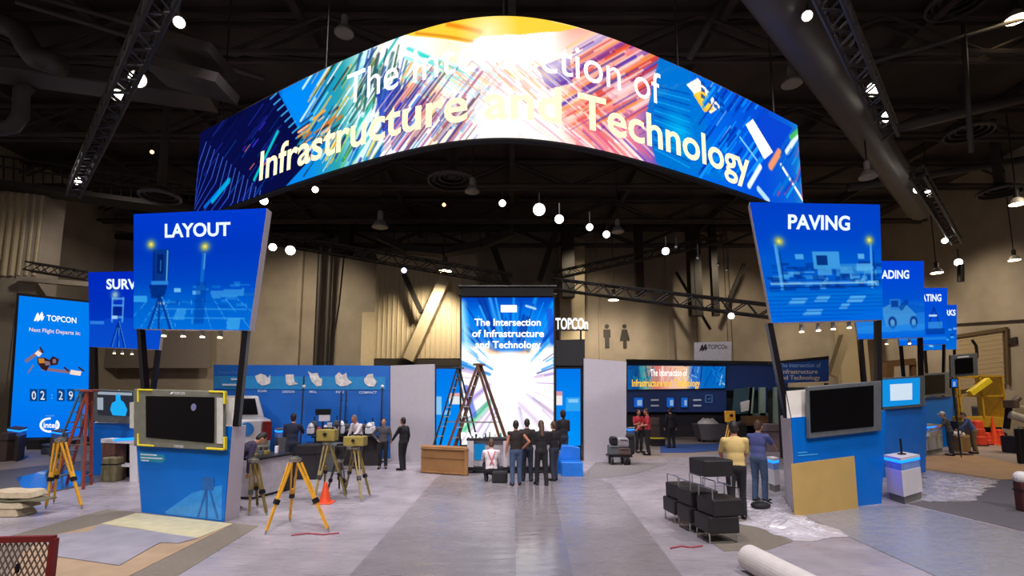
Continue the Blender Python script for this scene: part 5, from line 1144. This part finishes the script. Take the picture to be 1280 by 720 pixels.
# red mesh barrier
RED = mat('barrier_red', '7a1e1a', .5); Yb = 4.3
TRp, TLp = A(68, 673, Yb), A(-60, 676, Yb+.15)
t = thing('mesh_barrier', 'red framed wire mesh barrier cut off in the lower left corner', 'barrier', ((TRp.x+TLp.x)/2, Yb, 0))
bz = Vector((0, 0, TRp.z)); w_ = .045
MB().bar(TLp, TRp, w_).bar(TRp, TRp-bz+Vector((0,0,.03)), w_).bar(TLp, TLp-bz+Vector((0,0,.03)), w_).bar(TLp-bz*.88, TRp-bz*.88, w_).build('frame', RED, t)
mb = MB(); dx = TRp-TLp; k = 0; W_ = dx.length; H_ = TRp.z*.88; sp_ = .055; u_ = dx.normalized()
for i in range(-int(H_*.62/sp_)-1, int(W_/sp_)+1):
    for sg in (1, -1):
        x0, z0 = i*sp_, 0.; x1, z1 = i*sp_+H_*.62, H_
        if x0 < 0: z0 = -x0/.62; x0 = 0
        if x1 > W_: z1 = z1-(x1-W_)/.62; x1 = W_
        if z1 <= z0: continue
        a = (x0, z0); b = (x1, z1)
        if sg < 0: a, b = (W_-x0, z0), (W_-x1, z1)
        mb.bar(TLp-Vector((0,0,H_))+u_*a[0]+Vector((0,0,a[1])), TLp-Vector((0,0,H_))+u_*b[0]+Vector((0,0,b[1])), .008)
mb.build('wire_mesh', mat('mesh_wire', '8a7468', .5, .4), t)
c = TRp+(TLp-TRp)*.3-Vector((0, 0, .22)); MB().box(c+Vector((0,-.02,0)), (.02, .02, .07)).build('latch', BLACK, t)
for p in (TRp, TLp): MB().box((p.x, p.y, .015), (.08, .5, .03)).build('foot', RED, t)
# grey waste bin with paper
a, b = G(875, 553), G(907, 553); h = A(890, 530, a.y).z
t = thing('waste_bin', 'grey wheeled tilt bin filled with white paper', 'bin', (a+b)/2); w = b.x-a.x
MB().add([(a.x+.1, a.y, .12), (b.x-.1, a.y, .12), (b.x-.1, a.y+.9, .12), (a.x+.1, a.y+.9, .12), (a.x-.08, a.y-.1, h), (b.x+.08, a.y-.1, h), (b.x+.08, a.y+1, h), (a.x-.08, a.y+1, h)], [(0,1,5,4), (1,2,6,5), (2,3,7,6), (3,0,4,7), (3,2,1,0), (4,5,6,7)]).build('tub', mat('bin_grey', '5f5a5e', .6), t, bevel=.03)
for x, y in ((a.x+.25, a.y+.1), (b.x-.25, a.y+.1), (a.x+.25, a.y+.8), (b.x-.25, a.y+.8)): MB().tube((x-.03, y, .08), (x+.03, y, .08), .08, n=12).build('wheel', BLACK, t)
mb = MB(); from mathutils import noise as NZ
mb.ball(((a.x+b.x)/2-.05, a.y+.45, h-.05), (w*.42, .42, .32), 24, 14)
for i, v in enumerate(mb.v): mb.v[i] = v+Vector((0, 0, NZ.noise(v*5)*.12))
mb.build('waste_paper', mat('paper_white', 'dcd8d4', .7), t)
# loaded trolley beside the right pale wall
t = thing('loaded_trolley', 'low trolley with grey boxes before the right pale booth wall', 'trolley', G(774, 582)); c = G(774, 582); Yt = c.y
x0, x1 = g(759, Yt).x, g(788, Yt).x
MB().box(((x0+x1)/2, Yt+.35, .3), (x1-x0, .6, .06)).build('deck', BLACK, t)
for x in (x0+.12, x0+.55, x1-.12): MB().tube((x-.03, Yt+.1, .14), (x+.03, Yt+.1, .14), .13, n=14).tube((x-.03, Yt+.6, .14), (x+.03, Yt+.6, .14), .13, n=14).build('wheel', BLACK, t)
MB().path([(x1, Yt+.35, .3), (x1+.05, Yt+.35, 1.0), (x1-.05, Yt+.35, 1.05)], .02).build('handle', BLACK, t)
for xc, w, hh, z, m, lb, nm in ((764, .34, .32, .33, GREY, 'small grey box on the left of the loaded trolley', 'storage_box'), (776.5, .46, .24, .33, mat('box_brown', '5e4a44', .7), 'brown carton in the middle of the loaded trolley', 'storage_box'), (776, .44, .34, .57, mat('wrap_grey', '8c888c', .5), 'wrapped grey bundle on the brown carton of the trolley', 'wrapped_bundle'), (764.5, .26, .3, .65, DARK, 'black bag on the small grey box of the trolley', 'black_bag'), (785, .26, .72, .33, DARK, 'tall black bag standing at the right of the trolley', 'black_bag')):
    cc = Vector(((xc-640)/640*(Yt+.35), Yt+.35, z)); g0 = thing(nm, lb, 'box' if 'box' in nm else 'bag', cc)
    MB().box(cc+Vector((0,0,hh/2)), (w, .4, hh)).build('body', m, g0, bevel=.03 if 'box' in nm else .09); MB().bar(cc+Vector((-w*.3, -.205, hh*.8)), cc+Vector((w*.3, -.205, hh*.8)), .03, .012).build('strap', BLACK, g0)
softcase('black road case with yellow lid near the people in red', 815, 832, 549, 558, .4, DARK, False)
a = G(823, 558); tag(MB().box((a.x, a.y+.2, A(823, 549, a.y).z+.03), (.62, .4, .05)).build('yellow_tray', YB, bevel=.01), 'yellow tray lying on the black road case', 'tray')
for x, m, lb in ((818, 'brown_panel', 'brown cabinet at the back of the navy booth near the people in red'),):
    softcase(lb, 812, 826, 522, 556.5, .35, mat('dim_brown_cab', '4a3a36', .7), False, 'cabinet', 'cabinet')
# far left bits
softcase('small dark crate beside the brown pod at far left', -4, 6, 541, 577, .4, mat('dim_brown_cab', '4a3a36', .7), False)
softcase('low dark case under the countdown screen', 32, 48, 549, 562, .5, DARK)
softcase('low grey case under the oval mark of the countdown screen', 50, 61, 555, 568, .5, GREY)
# ------------------------------------------------------------------ right back: machines
t = thing('monitor_stand', 'black monitor raised on a stand above the yellow lift', 'monitor', g(1205, 21)); c = A(1205, 456, 21)
MB().prism([A(x, y, 21) for x, y in ((1188, 444), (1222, 441), (1223, 469), (1189, 472))], (0, .1, 0)).build('casing', GREY, t, bevel=.02); MB().prism([A(x, y, 20.97) for x, y in ((1194, 449), (1216, 447), (1217, 466), (1195, 468))], (0, .02, 0)).build('screen', SCREEN, t)
MB().prism([A(x, y, 20.97) for x, y in ((1197, 445.8), (1211, 444.6), (1211, 446.4), (1197, 447.6))], (0, .02, 0)).build('brand_bar', WHITE, t)
MB().tube(g(1190, 21.1), A(1190, 469, 21.1), .03).build('post', BLACK, t); MB().box(g(1190, 21.1)+Vector((0,0,.02)), (.6, .5, .04)).build('base', BLACK, t)
t = thing('wall_monitor', 'small glowing blue monitor under the raised black monitor', 'monitor', A(1193, 479, 20)); MB().prism([A(x, y, 20) for x, y in ((1189, 473), (1198, 473), (1198, 485), (1189, 485))], (0, .08, 0)).build('casing', DK, t); MB().prism([A(x, y, 19.97) for x, y in ((1190, 474), (1197, 474), (1197, 484), (1190, 484))], (0, .02, 0)).build('lit_screen', BS, t); MB().prism([A(x, y, 19.95) for x, y in ((1191.5, 477), (1194.5, 477), (1194.5, 483), (1191.5, 483))], (0, .01, 0)).build('window_patch', BS2, t); MB().tube(g(1190, 20.1), A(1190, 484, 20.05), .02).build('post', BLACK, t)
YL = mat('lift_yellow', 'b08a1c', .5, var=.15); Yl = 26
t = thing('yellow_lift', 'yellow railed work lift parked by the right wall', 'lift', g(1228, Yl))
fl = A(1228, 503, Yl).z
xl, xr = g(1197, Yl).x, g(1252, Yl).x; zt_ = A(1228, 470, Yl).z
MB().box(((xl+xr)/2, Yl+.8, 1.1), (xr-xl, 1.5, .5)).build('platform', YL, t); MB().box(((xl+xr)/2, Yl+.8, .55), (xr-xl-.3, 1.2, .6)).build('chassis', BLACK, t)
mb = MB()
for x in (xl, (xl+xr)/2, xr):
    for y in (Yl+.05, Yl+1.5): mb.bar((x, y, 1.3), (x, y, zt_), .08)
for z in (zt_, (zt_+1.4)/2):
    for y in (Yl+.05, Yl+1.5): mb.bar((xl, y, z), (xr, y, z), .08)
mb.build('guard_rail', YL, t)
MB().box((xr-.03, Yl+.8, (1.3+zt_)/2), (.05, 1.4, zt_-1.3)).build('side_panel', YL, t)
MB().bar(A(1212, 492, Yl-.2), A(1236, 475, Yl-.2), .25).build('boom', mat('boom_yellow', 'd8c020', .5), t)
for x in (xl+.4, xr-.4): MB().tube((x, Yl-.05, .32), (x, Yl+.2, .32), .32, n=16).tube((x, Yl+1.4, .32), (x, Yl+1.6, .32), .32, n=16).build('wheel', BLACK, t)
# orange barrels and cone group
ORB = mat('barrel_orange', 'd23c1e', .5)
def barrel(label, x, yb, yt, w):
    c = G(x, yb); h = A(x, yt, c.y).z; t = thing('traffic_barrel', label, 'barrel', c)
    MB().lathe(c+Vector((0,0,.05)), [(w*.5, 0), (w*.5, h*.3), (w*.45, h*.33), (w*.45, h*.6), (w*.4, h*.63), (w*.38, h*.9), (w*.2, h*.95), (.01, h*.95)], 18).build('drum', ORB, t, smooth=False); MB().lathe(c, [(w*.58, 0), (w*.58, .05), (.01, .05)], 18).build('base', BLACK, t)
barrel('tall orange barrel left of the orange cone at the right', 1224, 557, 525, .62)
cone('slim orange cone between the orange barrels at the right', 1244, 556, 521, .5)
barrel('shorter orange barrel left of the slim cone', 1236, 556, 541, .34); barrel('shorter orange barrel right of the slim cone', 1251, 556, 537, .4)
a = G(1207, 565)
t = thing('cardboard_box', 'open cardboard box on the floor beside the bending man', 'box', a); BOXM = mat('box_card', '8a6a40', .8)
MB().box((a.x, a.y+.25, .3), (.5, .5, .6)).build('body', BOXM, t)
for s in (-1, 1): MB().bar((a.x+s*.25, a.y+.25, .6), (a.x+s*.36, a.y+.25, .7), .45, .01, (1, 0, 0)).build('flap', BOXM, t)
tag(MB().ball((a.x-.03, a.y+.25, .72), (.26, .22, .16), 14, 8).build('white_cloth', mat('paper_white', 'dcd8d4', .7), smooth=True), 'bundle of white cloth on top of the open cardboard box', 'cloth')
# fallen machinery on the right edge
c = g(1262, 21.5); t = thing('machine_arm', 'dark machine with a pale tube arm at the right edge', 'machine', c); 
MB().tube(A(1262, 518, c.y), A(1300, 530, c.y-.4), .16, n=14).build('tube_arm', mat('pale_metal', 'a09a90', .4, .3), t); MB().box(c+Vector((.25, .3, .35)), (.7, .8, .7)).build('chassis', mat('machine_dark', '2b2422', .6), t, bevel=.06)
MB().box(A(1264, 505, c.y+.2), (.5, .4, .34), .5).tube(A(1264, 505, c.y+.2), A(1274, 497, c.y+.2), .12).build('motor', mat('machine_brown', '4a3830', .6), t, bevel=.04); MB().bar(A(1262, 502, c.y+.2), A(1258, 536, c.y+.2), .16).build('column', BLACK, t)
for s in (.1, .5): MB().tube(c+Vector((s-.1, -.15, .2)), c+Vector((s-.1, 0, .2)), .2, n=14).build('wheel', BLACK, t)
softcase('black flight case with silver edge at the right edge', 1278, 1292, 536, 580, .2, BLACK)
softcase('dark red bag standing at the right edge', 1281, 1306, 603, 641, .2, mat('maroon_bag', '4a1a18', .8))
a = G(1291, 641); tag(MB().ball((a.x-.05, a.y+.1, A(1291, 604, a.y).z+.1), (.14, .12, .12), 14, 8).build('crumpled_paper', mat('paper_white', 'dcd8d4', .7)), 'crumpled pale paper on top of the dark red bag', 'paper')
t = thing('concrete_block', 'pale rough block pile by the right wall behind the machine', 'block', g(1268, 27)); mb = MB()
mb.box(g(1270, 27)+Vector((0, .8, .95)), (2.6, 1.4, 1.9)).build('block', mat('pale_block', '8f8474', .9, scale=3, bump=.3), t, bevel=.1)
tag(MB().box(g(1203, 24.2)+Vector((0,.5,.6)), (.7, .7, 1.2)).build('dark_cabinet', mat('machine_dark', '2b2422', .6), bevel=.03), 'dark cabinet directly behind the bending man in pale cap', 'cabinet')
# clutter behind the blue shirted person
for x, yb, yt, w, m, lb in ((948, 556, 520, .9, mat('brown_gear', '6a4a2c', .7), 'brown wrapped gear behind the blue shirted person'), (936, 556, 531, .7, DARK, 'dark case behind the yellow shirted man'), (972, 565, 530, .8, mat('mauve_gear', '7a6a70', .7), 'pale mauve case behind the post of the paving sign'), (925, 552, 528, .5, GREY, 'grey case beside the tripod with the yellow instrument')):
    softcase(lb, x-w*16, x+w*16, yt, yb, .6, m, True)
t = thing('black_bag', 'flat black bag on the floor behind the blue shirted person', 'bag', G(959, 634)); c = G(954, 638)
MB().ball(c+Vector((0,.1,.08)), (.2, .14, .08), 16, 8).build('body', DARK, t, smooth=True); MB().path([c+Vector((-.2, .05, .13)), c+Vector((0, 0, .22)), c+Vector((.2, .05, .13))], .015).build('strap', BLACK, t)
t = thing('black_bag', 'black tool bag behind the crouching person in white shirt', 'bag', G(622, 603)); c = G(622, 603)
MB().box(c+Vector((.06,-.1,.16)), (.42, .26, .32)).build('body', DARK, t, bevel=.06); MB().path([c+Vector((-.1,-.1,.31)), c+Vector((.05,-.1,.4)), c+Vector((.2,-.1,.31))], .014).build('handle', BLACK, t)
# right hall: wooden door frame shapes and columns behind the signs
t = thing('timber_frame', 'brown timber frame standing by the far right wall', 'frame', g(1125, 36)); mb = MB(); TI = mat('timber_brown', '5c4428', .7)
MB().bar(A(1109, 500, 36), A(1110, 454, 36), .5).build('upright', TI, t); MB().bar(A(1109, 455, 36), A(1142, 452, 36), .45).build('lintel', TI, t); MB().bar(A(1141, 500, 36), A(1141, 452, 36), .3).build('upright', TI, t)
tag(MB().bar(A(1040, 470, 34), A(1056, 420, 34), .5).build('diagonal_brace', CORR), 'pale diagonal brace seen through the gap under the paving sign', 'beam')
tag(MB().box((A(1065, 440, 40).x, 40, 6), (2.2, .5, 12)).build('steel_column', CORR), 'pale ribbed column seen under the paving sign', 'column')
o = MB().path([A(1215, 425, 31), A(1220, 432, 31), A(1221, 440, 31), A(1221, 448, 31)], .08).build('lamp_stub', BLACK); tag(o, 'bent black pipe stub above the raised black monitor', 'pipe')
o = MB().tube(A(1201, 331, 27), A(1201, 352, 27), .16).build('hanging_stub', BLACK); tag(o, 'short black stub hanging above the tan right wall', 'pipe')
# ================================================================== people
SKIN = mat('skin', 'b98a6c', .55, var=.05); SKIN2 = mat('skin_ruddy', 'b0705a', .55, var=.05)
HAIRD = mat('hair_dark', '1d1614', .6, var=.3, scale=40); HAIRB = mat('hair_brown', '4a3222', .6, var=.3, scale=40); HAIRG = mat('hair_grey', '6a625c', .6, var=.2, scale=40)
def person(label, px, py, head_py, facing, top, legs, hair=HAIRD, arms=('down', 'down'), sleeve='long', pose='stand', lean=0., turn=0., longhair=False, shoe=BLACK, skin=SKIN, Y=None, extra=None, stride=0., hood=False):
    """body grown as one surface over a posed skeleton; clothes and hair are shells around it.
    facing 0 looks away from the viewer, 90 to the viewer's left"""
    base = G(px, py) if Y is None else Vector(((px-640)/640*Y, Y, 0))
    H = A(px, head_py, base.y).z
    t = thing('person', label, 'person', base, math.radians(facing))
    crouch = pose == 'crouch'
    s = max(1.55, min(1.85, H))/1.75 if not (crouch or lean) else 1.0
    V = lambda x, y, z: Vector((x, y, z))*s
    R = Matrix.Rotation(-math.radians(lean), 3, 'X')
    pel = V(0, 0, .95) if not crouch else V(0, -.12, .34)
    def up(x, y, z): return pel + R @ V(x, y, z-.95)     # upper body follows the lean of the spine
    sh = {k: up(k*.185, -.01, 1.41) for k in (-1, 1)}
    hip = {k: pel+V(k*.09, 0, -.03) for k in (-1, 1)}
    if crouch:
        knee = {k: V(k*.17, .3, .42) for k in (-1, 1)}; ank = {k: V(k*.13, .0, .1) for k in (-1, 1)}
    else:
        knee = {k: V(k*.1, .03+stride*k*.12, .5) for k in (-1, 1)}; ank = {k: V(k*.11, -.02+stride*k*.22, .09) for k in (-1, 1)}
    toe = {k: ank[k]+V(k*.02, .17, -.05) for k in (-1, 1)}
    AR = {'down': ((.25, -.03, 1.13), (.27, .05, .88)), 'fwd': ((.23, .03, 1.14), (.16, .28, 1.1)), 'cross': ((.24, .06, 1.14), (-.06, .22, 1.2)), 'hip': ((.36, -.08, 1.18), (.2, .03, 1.0)), 'reach': ((.22, .22, 1.25), (.18, .46, 1.18)), 'back': ((.24, -.08, 1.14), (.06, -.16, .98)), 'phone': ((.24, .05, 1.15), (.1, .25, 1.32)), 'low': ((.22, .16, 1.15), (.14, .36, .98))}
    el, wr = {}, {}
    for k, a in zip((-1, 1), arms):
        e, w = AR[a]; el[k] = up(k*e[0], e[1], e[2]); wr[k] = up(k*w[0], w[1], w[2])
    hc = up(0, .03, 1.635); hr = V(.076, .094, .118)
    Rh = R @ Matrix.Rotation(math.radians(turn), 3, 'Z')
    b = MB()
    b.ball(hc, hr, 16, 12, Rh); b.ball(hc+Rh @ V(0, .025, -.055), V(.056, .07, .068), 12, 8, Rh)                       # skull and jaw
    b.ball(hc+Rh @ V(0, .102, -.02), V(.014, .02, .026), 8, 6, Rh)                                                     # nose
    for k in (-1, 1): b.ball(hc+Rh @ V(k*.078, -.005, -.015), V(.012, .022, .034), 8, 6, Rh)                             # ears
    b.ball(hc+Rh @ V(0, .09, -.068), V(.026, .012, .01), 8, 6, Rh)                                                     # mouth
    b.cap(up(0, -.01, 1.42), hc-Rh @ V(0, .01, .06), .058*s, .052*s)
    b.ball(up(0, 0, 1.3), V(.165, .105, .2), 16, 10, R); b.ball(up(0, 0, 1.1), V(.14, .095, .2), 16, 10, R); b.ball(pel+V(0, -.01, -.01), V(.155, .11, .13), 16, 10)
    for k in (-1, 1):
        b.cap(up(0, -.01, 1.4), sh[k]+V(0, 0, -.01), .046*s, .044*s); b.cap(sh[k]+V(0, 0, -.01), el[k], .044*s, .038*s); b.cap(el[k], wr[k], .039*s, .027*s)
        d = (wr[k]-el[k]).normalized(); n = d.cross(Vector((k, 0, 0.01))); n = n.normalized() if n.length > .01 else Vector((0, 1, 0)); w = d.cross(n).normalized(); n2 = n
        pc = wr[k]+d*.05*s; b.ball(pc, V(.022, .022, .05), 8, 6, d.to_track_quat('Z', 'Y').to_matrix()); b.cap(wr[k]+d*.03*s, wr[k]+d*.085*s+n*.02*s, .018*s, .014*s); b.cap(wr[k]+d*.03*s, wr[k]+d*.085*s-n*.02*s, .018*s, .014*s)
        for i, (o, L) in enumerate(((-.032, .06), (-.011, .075), (.011, .07), (.032, .055))):
            f0 = wr[k]+d*.09*s+n*o*s; f1 = f0+(d*.8+w*.25)*L*.55*s; f2 = f1+(d*.5+w*.6)*L*.5*s
            b.cap(f0, f1, .0095*s, .009*s); b.cap(f1, f2, .009*s, .008*s)
        t0 = wr[k]+d*.035*s+n*.025*s; b.cap(t0, t0+(d*.5+n*.7)*.045*s, .012*s, .01*s); b.cap(t0+(d*.5+n*.7)*.045*s, t0+(d*.9+n*.8+w*.2)*.06*s, .01*s, .009*s)
        b.cap(hip[k], knee[k], .085*s, .058*s); b.cap(knee[k], ank[k], .055*s, .036*s); b.cap(ank[k], toe[k], .036*s, .03*s)
    remesh('body', b, .012, skin, t, 2)
    # shirt
    c = MB(); g_ = .016*s
    c.ball(up(0, 0, 1.3), V(.185, .122, .2), 16, 10, R); c.ball(up(0, -.005, 1.1), V(.165, .115, .21), 16, 10, R); c.ball(up(0, -.005, .97), V(.172, .122, .13), 16, 10, R)
    for k in (-1, 1):
        c.cap(up(0, -.01, 1.4), sh[k], .066*s, .06*s)
        if sleeve == 'long': c.cap(sh[k], el[k], .064*s, .055*s); c.cap(el[k], el[k]+(wr[k]-el[k])*.92, .053*s, .04*s)
        elif sleeve == 'short': c.cap(sh[k], sh[k]+(el[k]-sh[k])*.75, .063*s, .06*s)
        else: c.ball(sh[k], .066*s)
    c.cap(up(0, -.01, 1.42), up(0, 0, 1.47), .066*s, .06*s)
    if hood: c.ball(hc-Rh @ V(0, .03, -.01), hr*1.22, 14, 10, Rh)
    remesh('shirt', c, .016, top, t, 6)
    # trousers
    q = MB(); q.ball(pel+V(0, -.012, -.02), V(.168, .124, .13), 16, 10)
    for k in (-1, 1): q.cap(hip[k], knee[k], .1*s, .074*s); q.cap(knee[k], ank[k]+V(0, 0, .0), .072*s, .062*s)
    remesh('trousers', q, .016, legs, t, 4)
    for k in (-1, 1):
        z = MB(); z.cap(ank[k]+V(0, -.03, -.04), toe[k]+V(0, .02, 0), .045*s, .038*s)
        for i, v in enumerate(z.v): z.v[i] = Vector((v.x, v.y, max(.003, v.z)))
        z.build('shoe', shoe, t, world=False, smooth=True)
        MB().ball(hc+Rh @ V(k*.03, .083, .012), V(.013, .01, .009), 8, 6, Rh).build('eye', mat('eye_dark', '1a1412', .3), t, world=False, smooth=True)
    if not hood:
        hm = MB(); hm.ball(hc+Rh @ V(0, -.018, .022), V(.084, .096, .118), 18, 12, Rh); hm.ball(hc+Rh @ V(0, -.05, -.03), V(.07, .06, .08), 14, 8, Rh)
        if longhair: hm.cap(hc+Rh @ V(0, -.06, -.02), up(0, -.11, 1.36), .075*s, .06*s)
        remesh('hair', hm, .012, hair, t, 2)
    if extra: extra(t, up, s, hc, Rh)
    return t
JEAN = mat('blue_jeans', '3a4c68', .85, scale=20); DJEAN = mat('dark_jeans', '262c3c', .85, scale=20); BLKT = mat('black_cloth', '16141a', .85, scale=20); BRNT = mat('dark_brown_shirt', '231a16', .85)
WSHIRT = mat('white_shirt', 'd0c4c8', .8); YSHIRT = mat('pale_yellow_shirt', 'c2a86a', .8, var=.05); BSHIRT = mat('blue_shirt', '4a5288', .8); GSH = mat('grey_shirt', '4c4a50', .85); NAVYS = mat('navy_shirt', '22263e', .85); REDS = mat('red_shirt', 'b02a34', .8); KHK = mat('khaki_cloth', '6e5a3c', .85); PLAID = mat('purple_plaid', '3c3450', .85, var=.4, scale=30)
person('person in dark sleeveless top and blue jeans, first from left in the group', 645, 607, 526, 8, BRNT, JEAN, HAIRD, ('down', 'hip'), 'none', stride=.3, skin=SKIN2)
person('person in dark shirt and jeans, second from left in the group', 659, 602, 524, -6, BRNT, DJEAN, HAIRD, ('cross', 'fwd'), 'long', stride=-.2)
person('long haired person all in black, third from left in the group', 677, 607, 526, 12, BLKT, BLKT, HAIRB, ('fwd', 'fwd'), 'long', longhair=True, stride=-.4)
person('person in black jacket over white shirt, last on the right in the group', 693, 601, 527, 40, BLKT, DJEAN, HAIRB, ('fwd', 'down'), 'long', stride=.3,
       extra=lambda t, up, s, hc, Rh: MB().ball(up(-.1, .1, 1.02), (.05, .05, .14), 10, 8).build('shirt_tail', WSHIRT, t, world=False, smooth=True))
person('hooded person in black standing behind the blue plinth', 703, 575, 513, 30, BLKT, DJEAN, HAIRD, ('fwd', 'fwd'), 'long', hood=True, Y=17.3)
def harness(t, up, s, hc, Rh):
    MB().path([up(-.1, -.12, 1.42), up(-.04, -.14, 1.25), up(.05, -.135, 1.05)], .014*s, 6).path([up(.1, -.12, 1.42), up(.04, -.14, 1.25), up(-.05, -.135, 1.05)], .014*s, 6).build('braces', mat('pink_red_strap', 'b0525a', .7), t, world=False)
person('person in white shirt with red braces crouching with back to us', 614, 602, 553, 5, WSHIRT, BLKT, HAIRB, ('reach', 'low'), 'long', 'crouch', 12, extra=harness)
person('man in dark suit in profile beside the left pale booth wall', 503, 588, 522, 60, BLKT, BLKT, HAIRD, ('low', 'down'), 'long', skin=SKIN2, stride=.2)
person('person in dark grey jacket left of the man in dark suit', 478, 586, 523, 190, GSH, BLKT, HAIRD, ('down', 'hip'), 'long')
person('person in navy shirt bending over kit in front of the blue wall', 370, 585, 517, 10, NAVYS, DJEAN, HAIRD, ('fwd', 'reach'), 'long', Y=15.1)
person('person in white shirt leaning over the demo table', 452, 580, 514, 150, WSHIRT, DJEAN, HAIRG, ('reach', 'low'), 'long', lean=18, Y=16.9, skin=SKIN2)
person('person in plaid shirt and jeans behind the layout kiosk', 299, 643, 540, -50, PLAID, JEAN, HAIRD, ('reach', 'low'), 'long', lean=48, shoe=WHITE, Y=10.8)
person('person in red shirt nearest the right pale booth wall', 796, 565, 512, 200, REDS, DARK, HAIRD, ('cross', 'cross'), 'short', Y=22.0, skin=SKIN2)
person('person in red shirt facing sideways, right of the other red shirt', 807, 567, 510, 80, REDS, BLKT, HAIRD, ('fwd', 'low'), 'short', skin=SKIN2, Y=21.0)
person('dark figure standing against the navy booth base', 836, 553, 507, 10, BLKT, BLKT, HAIRD, ('down', 'down'), 'long', Y=24)
person('man in pale yellow shirt seen from behind by the stools', 923, 650, 527, -12, YSHIRT, BLKT, HAIRD, ('low', 'low'), 'short', stride=.35, skin=SKIN2)
person('person in blue shirt and jeans working behind the paving kiosk', 951, 628, 529, -50, BSHIRT, JEAN, HAIRB, ('reach', 'reach'), 'short', lean=6)
def cap_(t, up, s, hc, Rh):
    h = MB(); h.ball(hc+Rh @ Vector((0, -.005, .05))*s, (.09*s, .105*s, .085*s), 14, 8, Rh); h.build('cap', mat('pale_cap', 'c4c0c0', .7), t, world=False, smooth=True)
    MB().ball(hc+Rh @ Vector((0, .11, .05))*s, (.07*s, .07*s, .012*s), 12, 6, Rh).build('cap_peak', mat('pale_cap', 'c4c0c0', .7), t, world=False, smooth=True)
person('man in grey shirt and pale cap bending over the grey pod', 1190, 570, 495, 60, GSH, DJEAN, HAIRG, ('reach', 'low'), 'short', lean=12, extra=cap_)
person('person in blue top and khaki trousers bending beside the orange barrels', 1208, 558, 482, 60, mat('faded_blue_top', '4a5a88', .85), KHK, HAIRB, ('reach', 'low'), 'long', lean=22, Y=21.5)
# ================================================================== light
def spot(loc, tgt, e, ang=60, blend=.6, col=(1, .95, .9), r=.25):
    l = bpy.data.lights.new('stage_and_fill_light', 'SPOT'); l.energy = e; l.spot_size = math.radians(ang); l.spot_blend = blend; l.color = col; l.shadow_soft_size = r
    o = bpy.data.objects.new('stage_and_fill_light', l); COL.objects.link(o); o.location = loc
    o.rotation_euler = (Vector(tgt)-Vector(loc)).to_track_quat('-Z', 'Y').to_euler(); return o
def point(loc, e, col=(1, .8, .55), r=.3):
    l = bpy.data.lights.new('house_light', 'POINT'); l.energy = e; l.color = col; l.shadow_soft_size = r
    o = bpy.data.objects.new('house_light', l); COL.objects.link(o); o.location = loc; return o
COOL = (1, .94, .98); WRM = (1, .83, .6)
# overhead rig over the front of the booth
for x, y in ((-7, 6), (0, 5), (7, 6), (-7, 13), (0, 13), (7, 13), (0, 18)):
    spot((x, y, 15), (x*.9, y+2, 0), 3600, 75, .8, COOL, .4)
spot((-13, 9, 14), (-9, 12, 0), 2600, 70, .8, COOL, .4); spot((14, 10, 14), (10, 13, 0), 2600, 70, .8, COOL, .4)
spot((0, 20, 14), (-6, 19, 1.5), 2200, 60, .7, COOL); spot((2, 22, 14), (6, 24, 1), 2600, 80, .7, COOL)
for x in (-9, 0, 9): spot((x, -4, 13), (x*1.0, 14, 1), 5200, 70, .8, COOL, .5)     # added front fill behind the viewer, brightens the kiosk fronts
# warm lamps on the hall walls
c = A(556, 345, 33); spot(c+Vector((0, -.5, -.3)), A(530, 430, 36), 3600, 95, .8, WRM, .4)
c = A(767, 381, 38); spot(c+Vector((0, 0, -.4)), A(765, 470, 43), 2500, 120, .8, WRM, .4)
for x, y in ((24, 20), (24, 30), (24, 38)): spot((x, y, 14.5), (27.5, y+2, 2), 4200, 100, .8, WRM, .4)
spot((17, 36, 14.5), (18, 44, 4), 2600, 100, .8, WRM, .4); spot((5, 37, 14.5), (7, 44, 4), 1500, 100, .8, WRM, .4)
spot((-14, 32, 14), (-16, 40, 5), 2200, 100, .8, WRM, .4); spot((-19, 22.5, 13), (-23, 28, 7), 2200, 100, .8, (1, .9, .8), .4)
spot((-13, 27, 10), (-17, 37, 4), 3000, 100, .8, WRM, .4)  # warm spot added to brighten the wall behind the left signs
spot((-17, 16, 13), (-16, 19, 0), 2200, 90, .8, COOL, .4); spot((8, 24, 13), HS.on(891, 440), 1500, 50, .8, COOL, .3)  # added fill spots, brighten the left floor and the hanging sign
spot((20, 17, 13), (20, 21, 0), 3200, 80, .8, (1, .86, .68), .4)  # warm fill added over the underlit floor at the right
# under-sign downlights brighten the kiosk backboards
for K, P, xs, yy, by in ((K1, P1, (215, 265), 422, 515), (K2, P2, (1012, 1052), 412, 505), (K3, P3, (153,), 442, 515), (K4, P4, (1108,), 430, 495)):
    for x in xs: spot(P.on(x, yy, .0), P.on(x, by, -.1), 45, 75, .8, (1, .9, .72), .05)
w = bpy.data.worlds.new('world'); SC.world = w; w.use_nodes = True
w.node_tree.nodes['Background'].inputs[0].default_value = (.9, .78, .7, 1); w.node_tree.nodes['Background'].inputs[1].default_value = .3
SC.view_settings.view_transform = 'Standard'; SC.view_settings.look = 'None'; SC.view_settings.gamma = 1; SC.view_settings.use_curve_mapping = False
SC.view_settings.exposure = 0.0
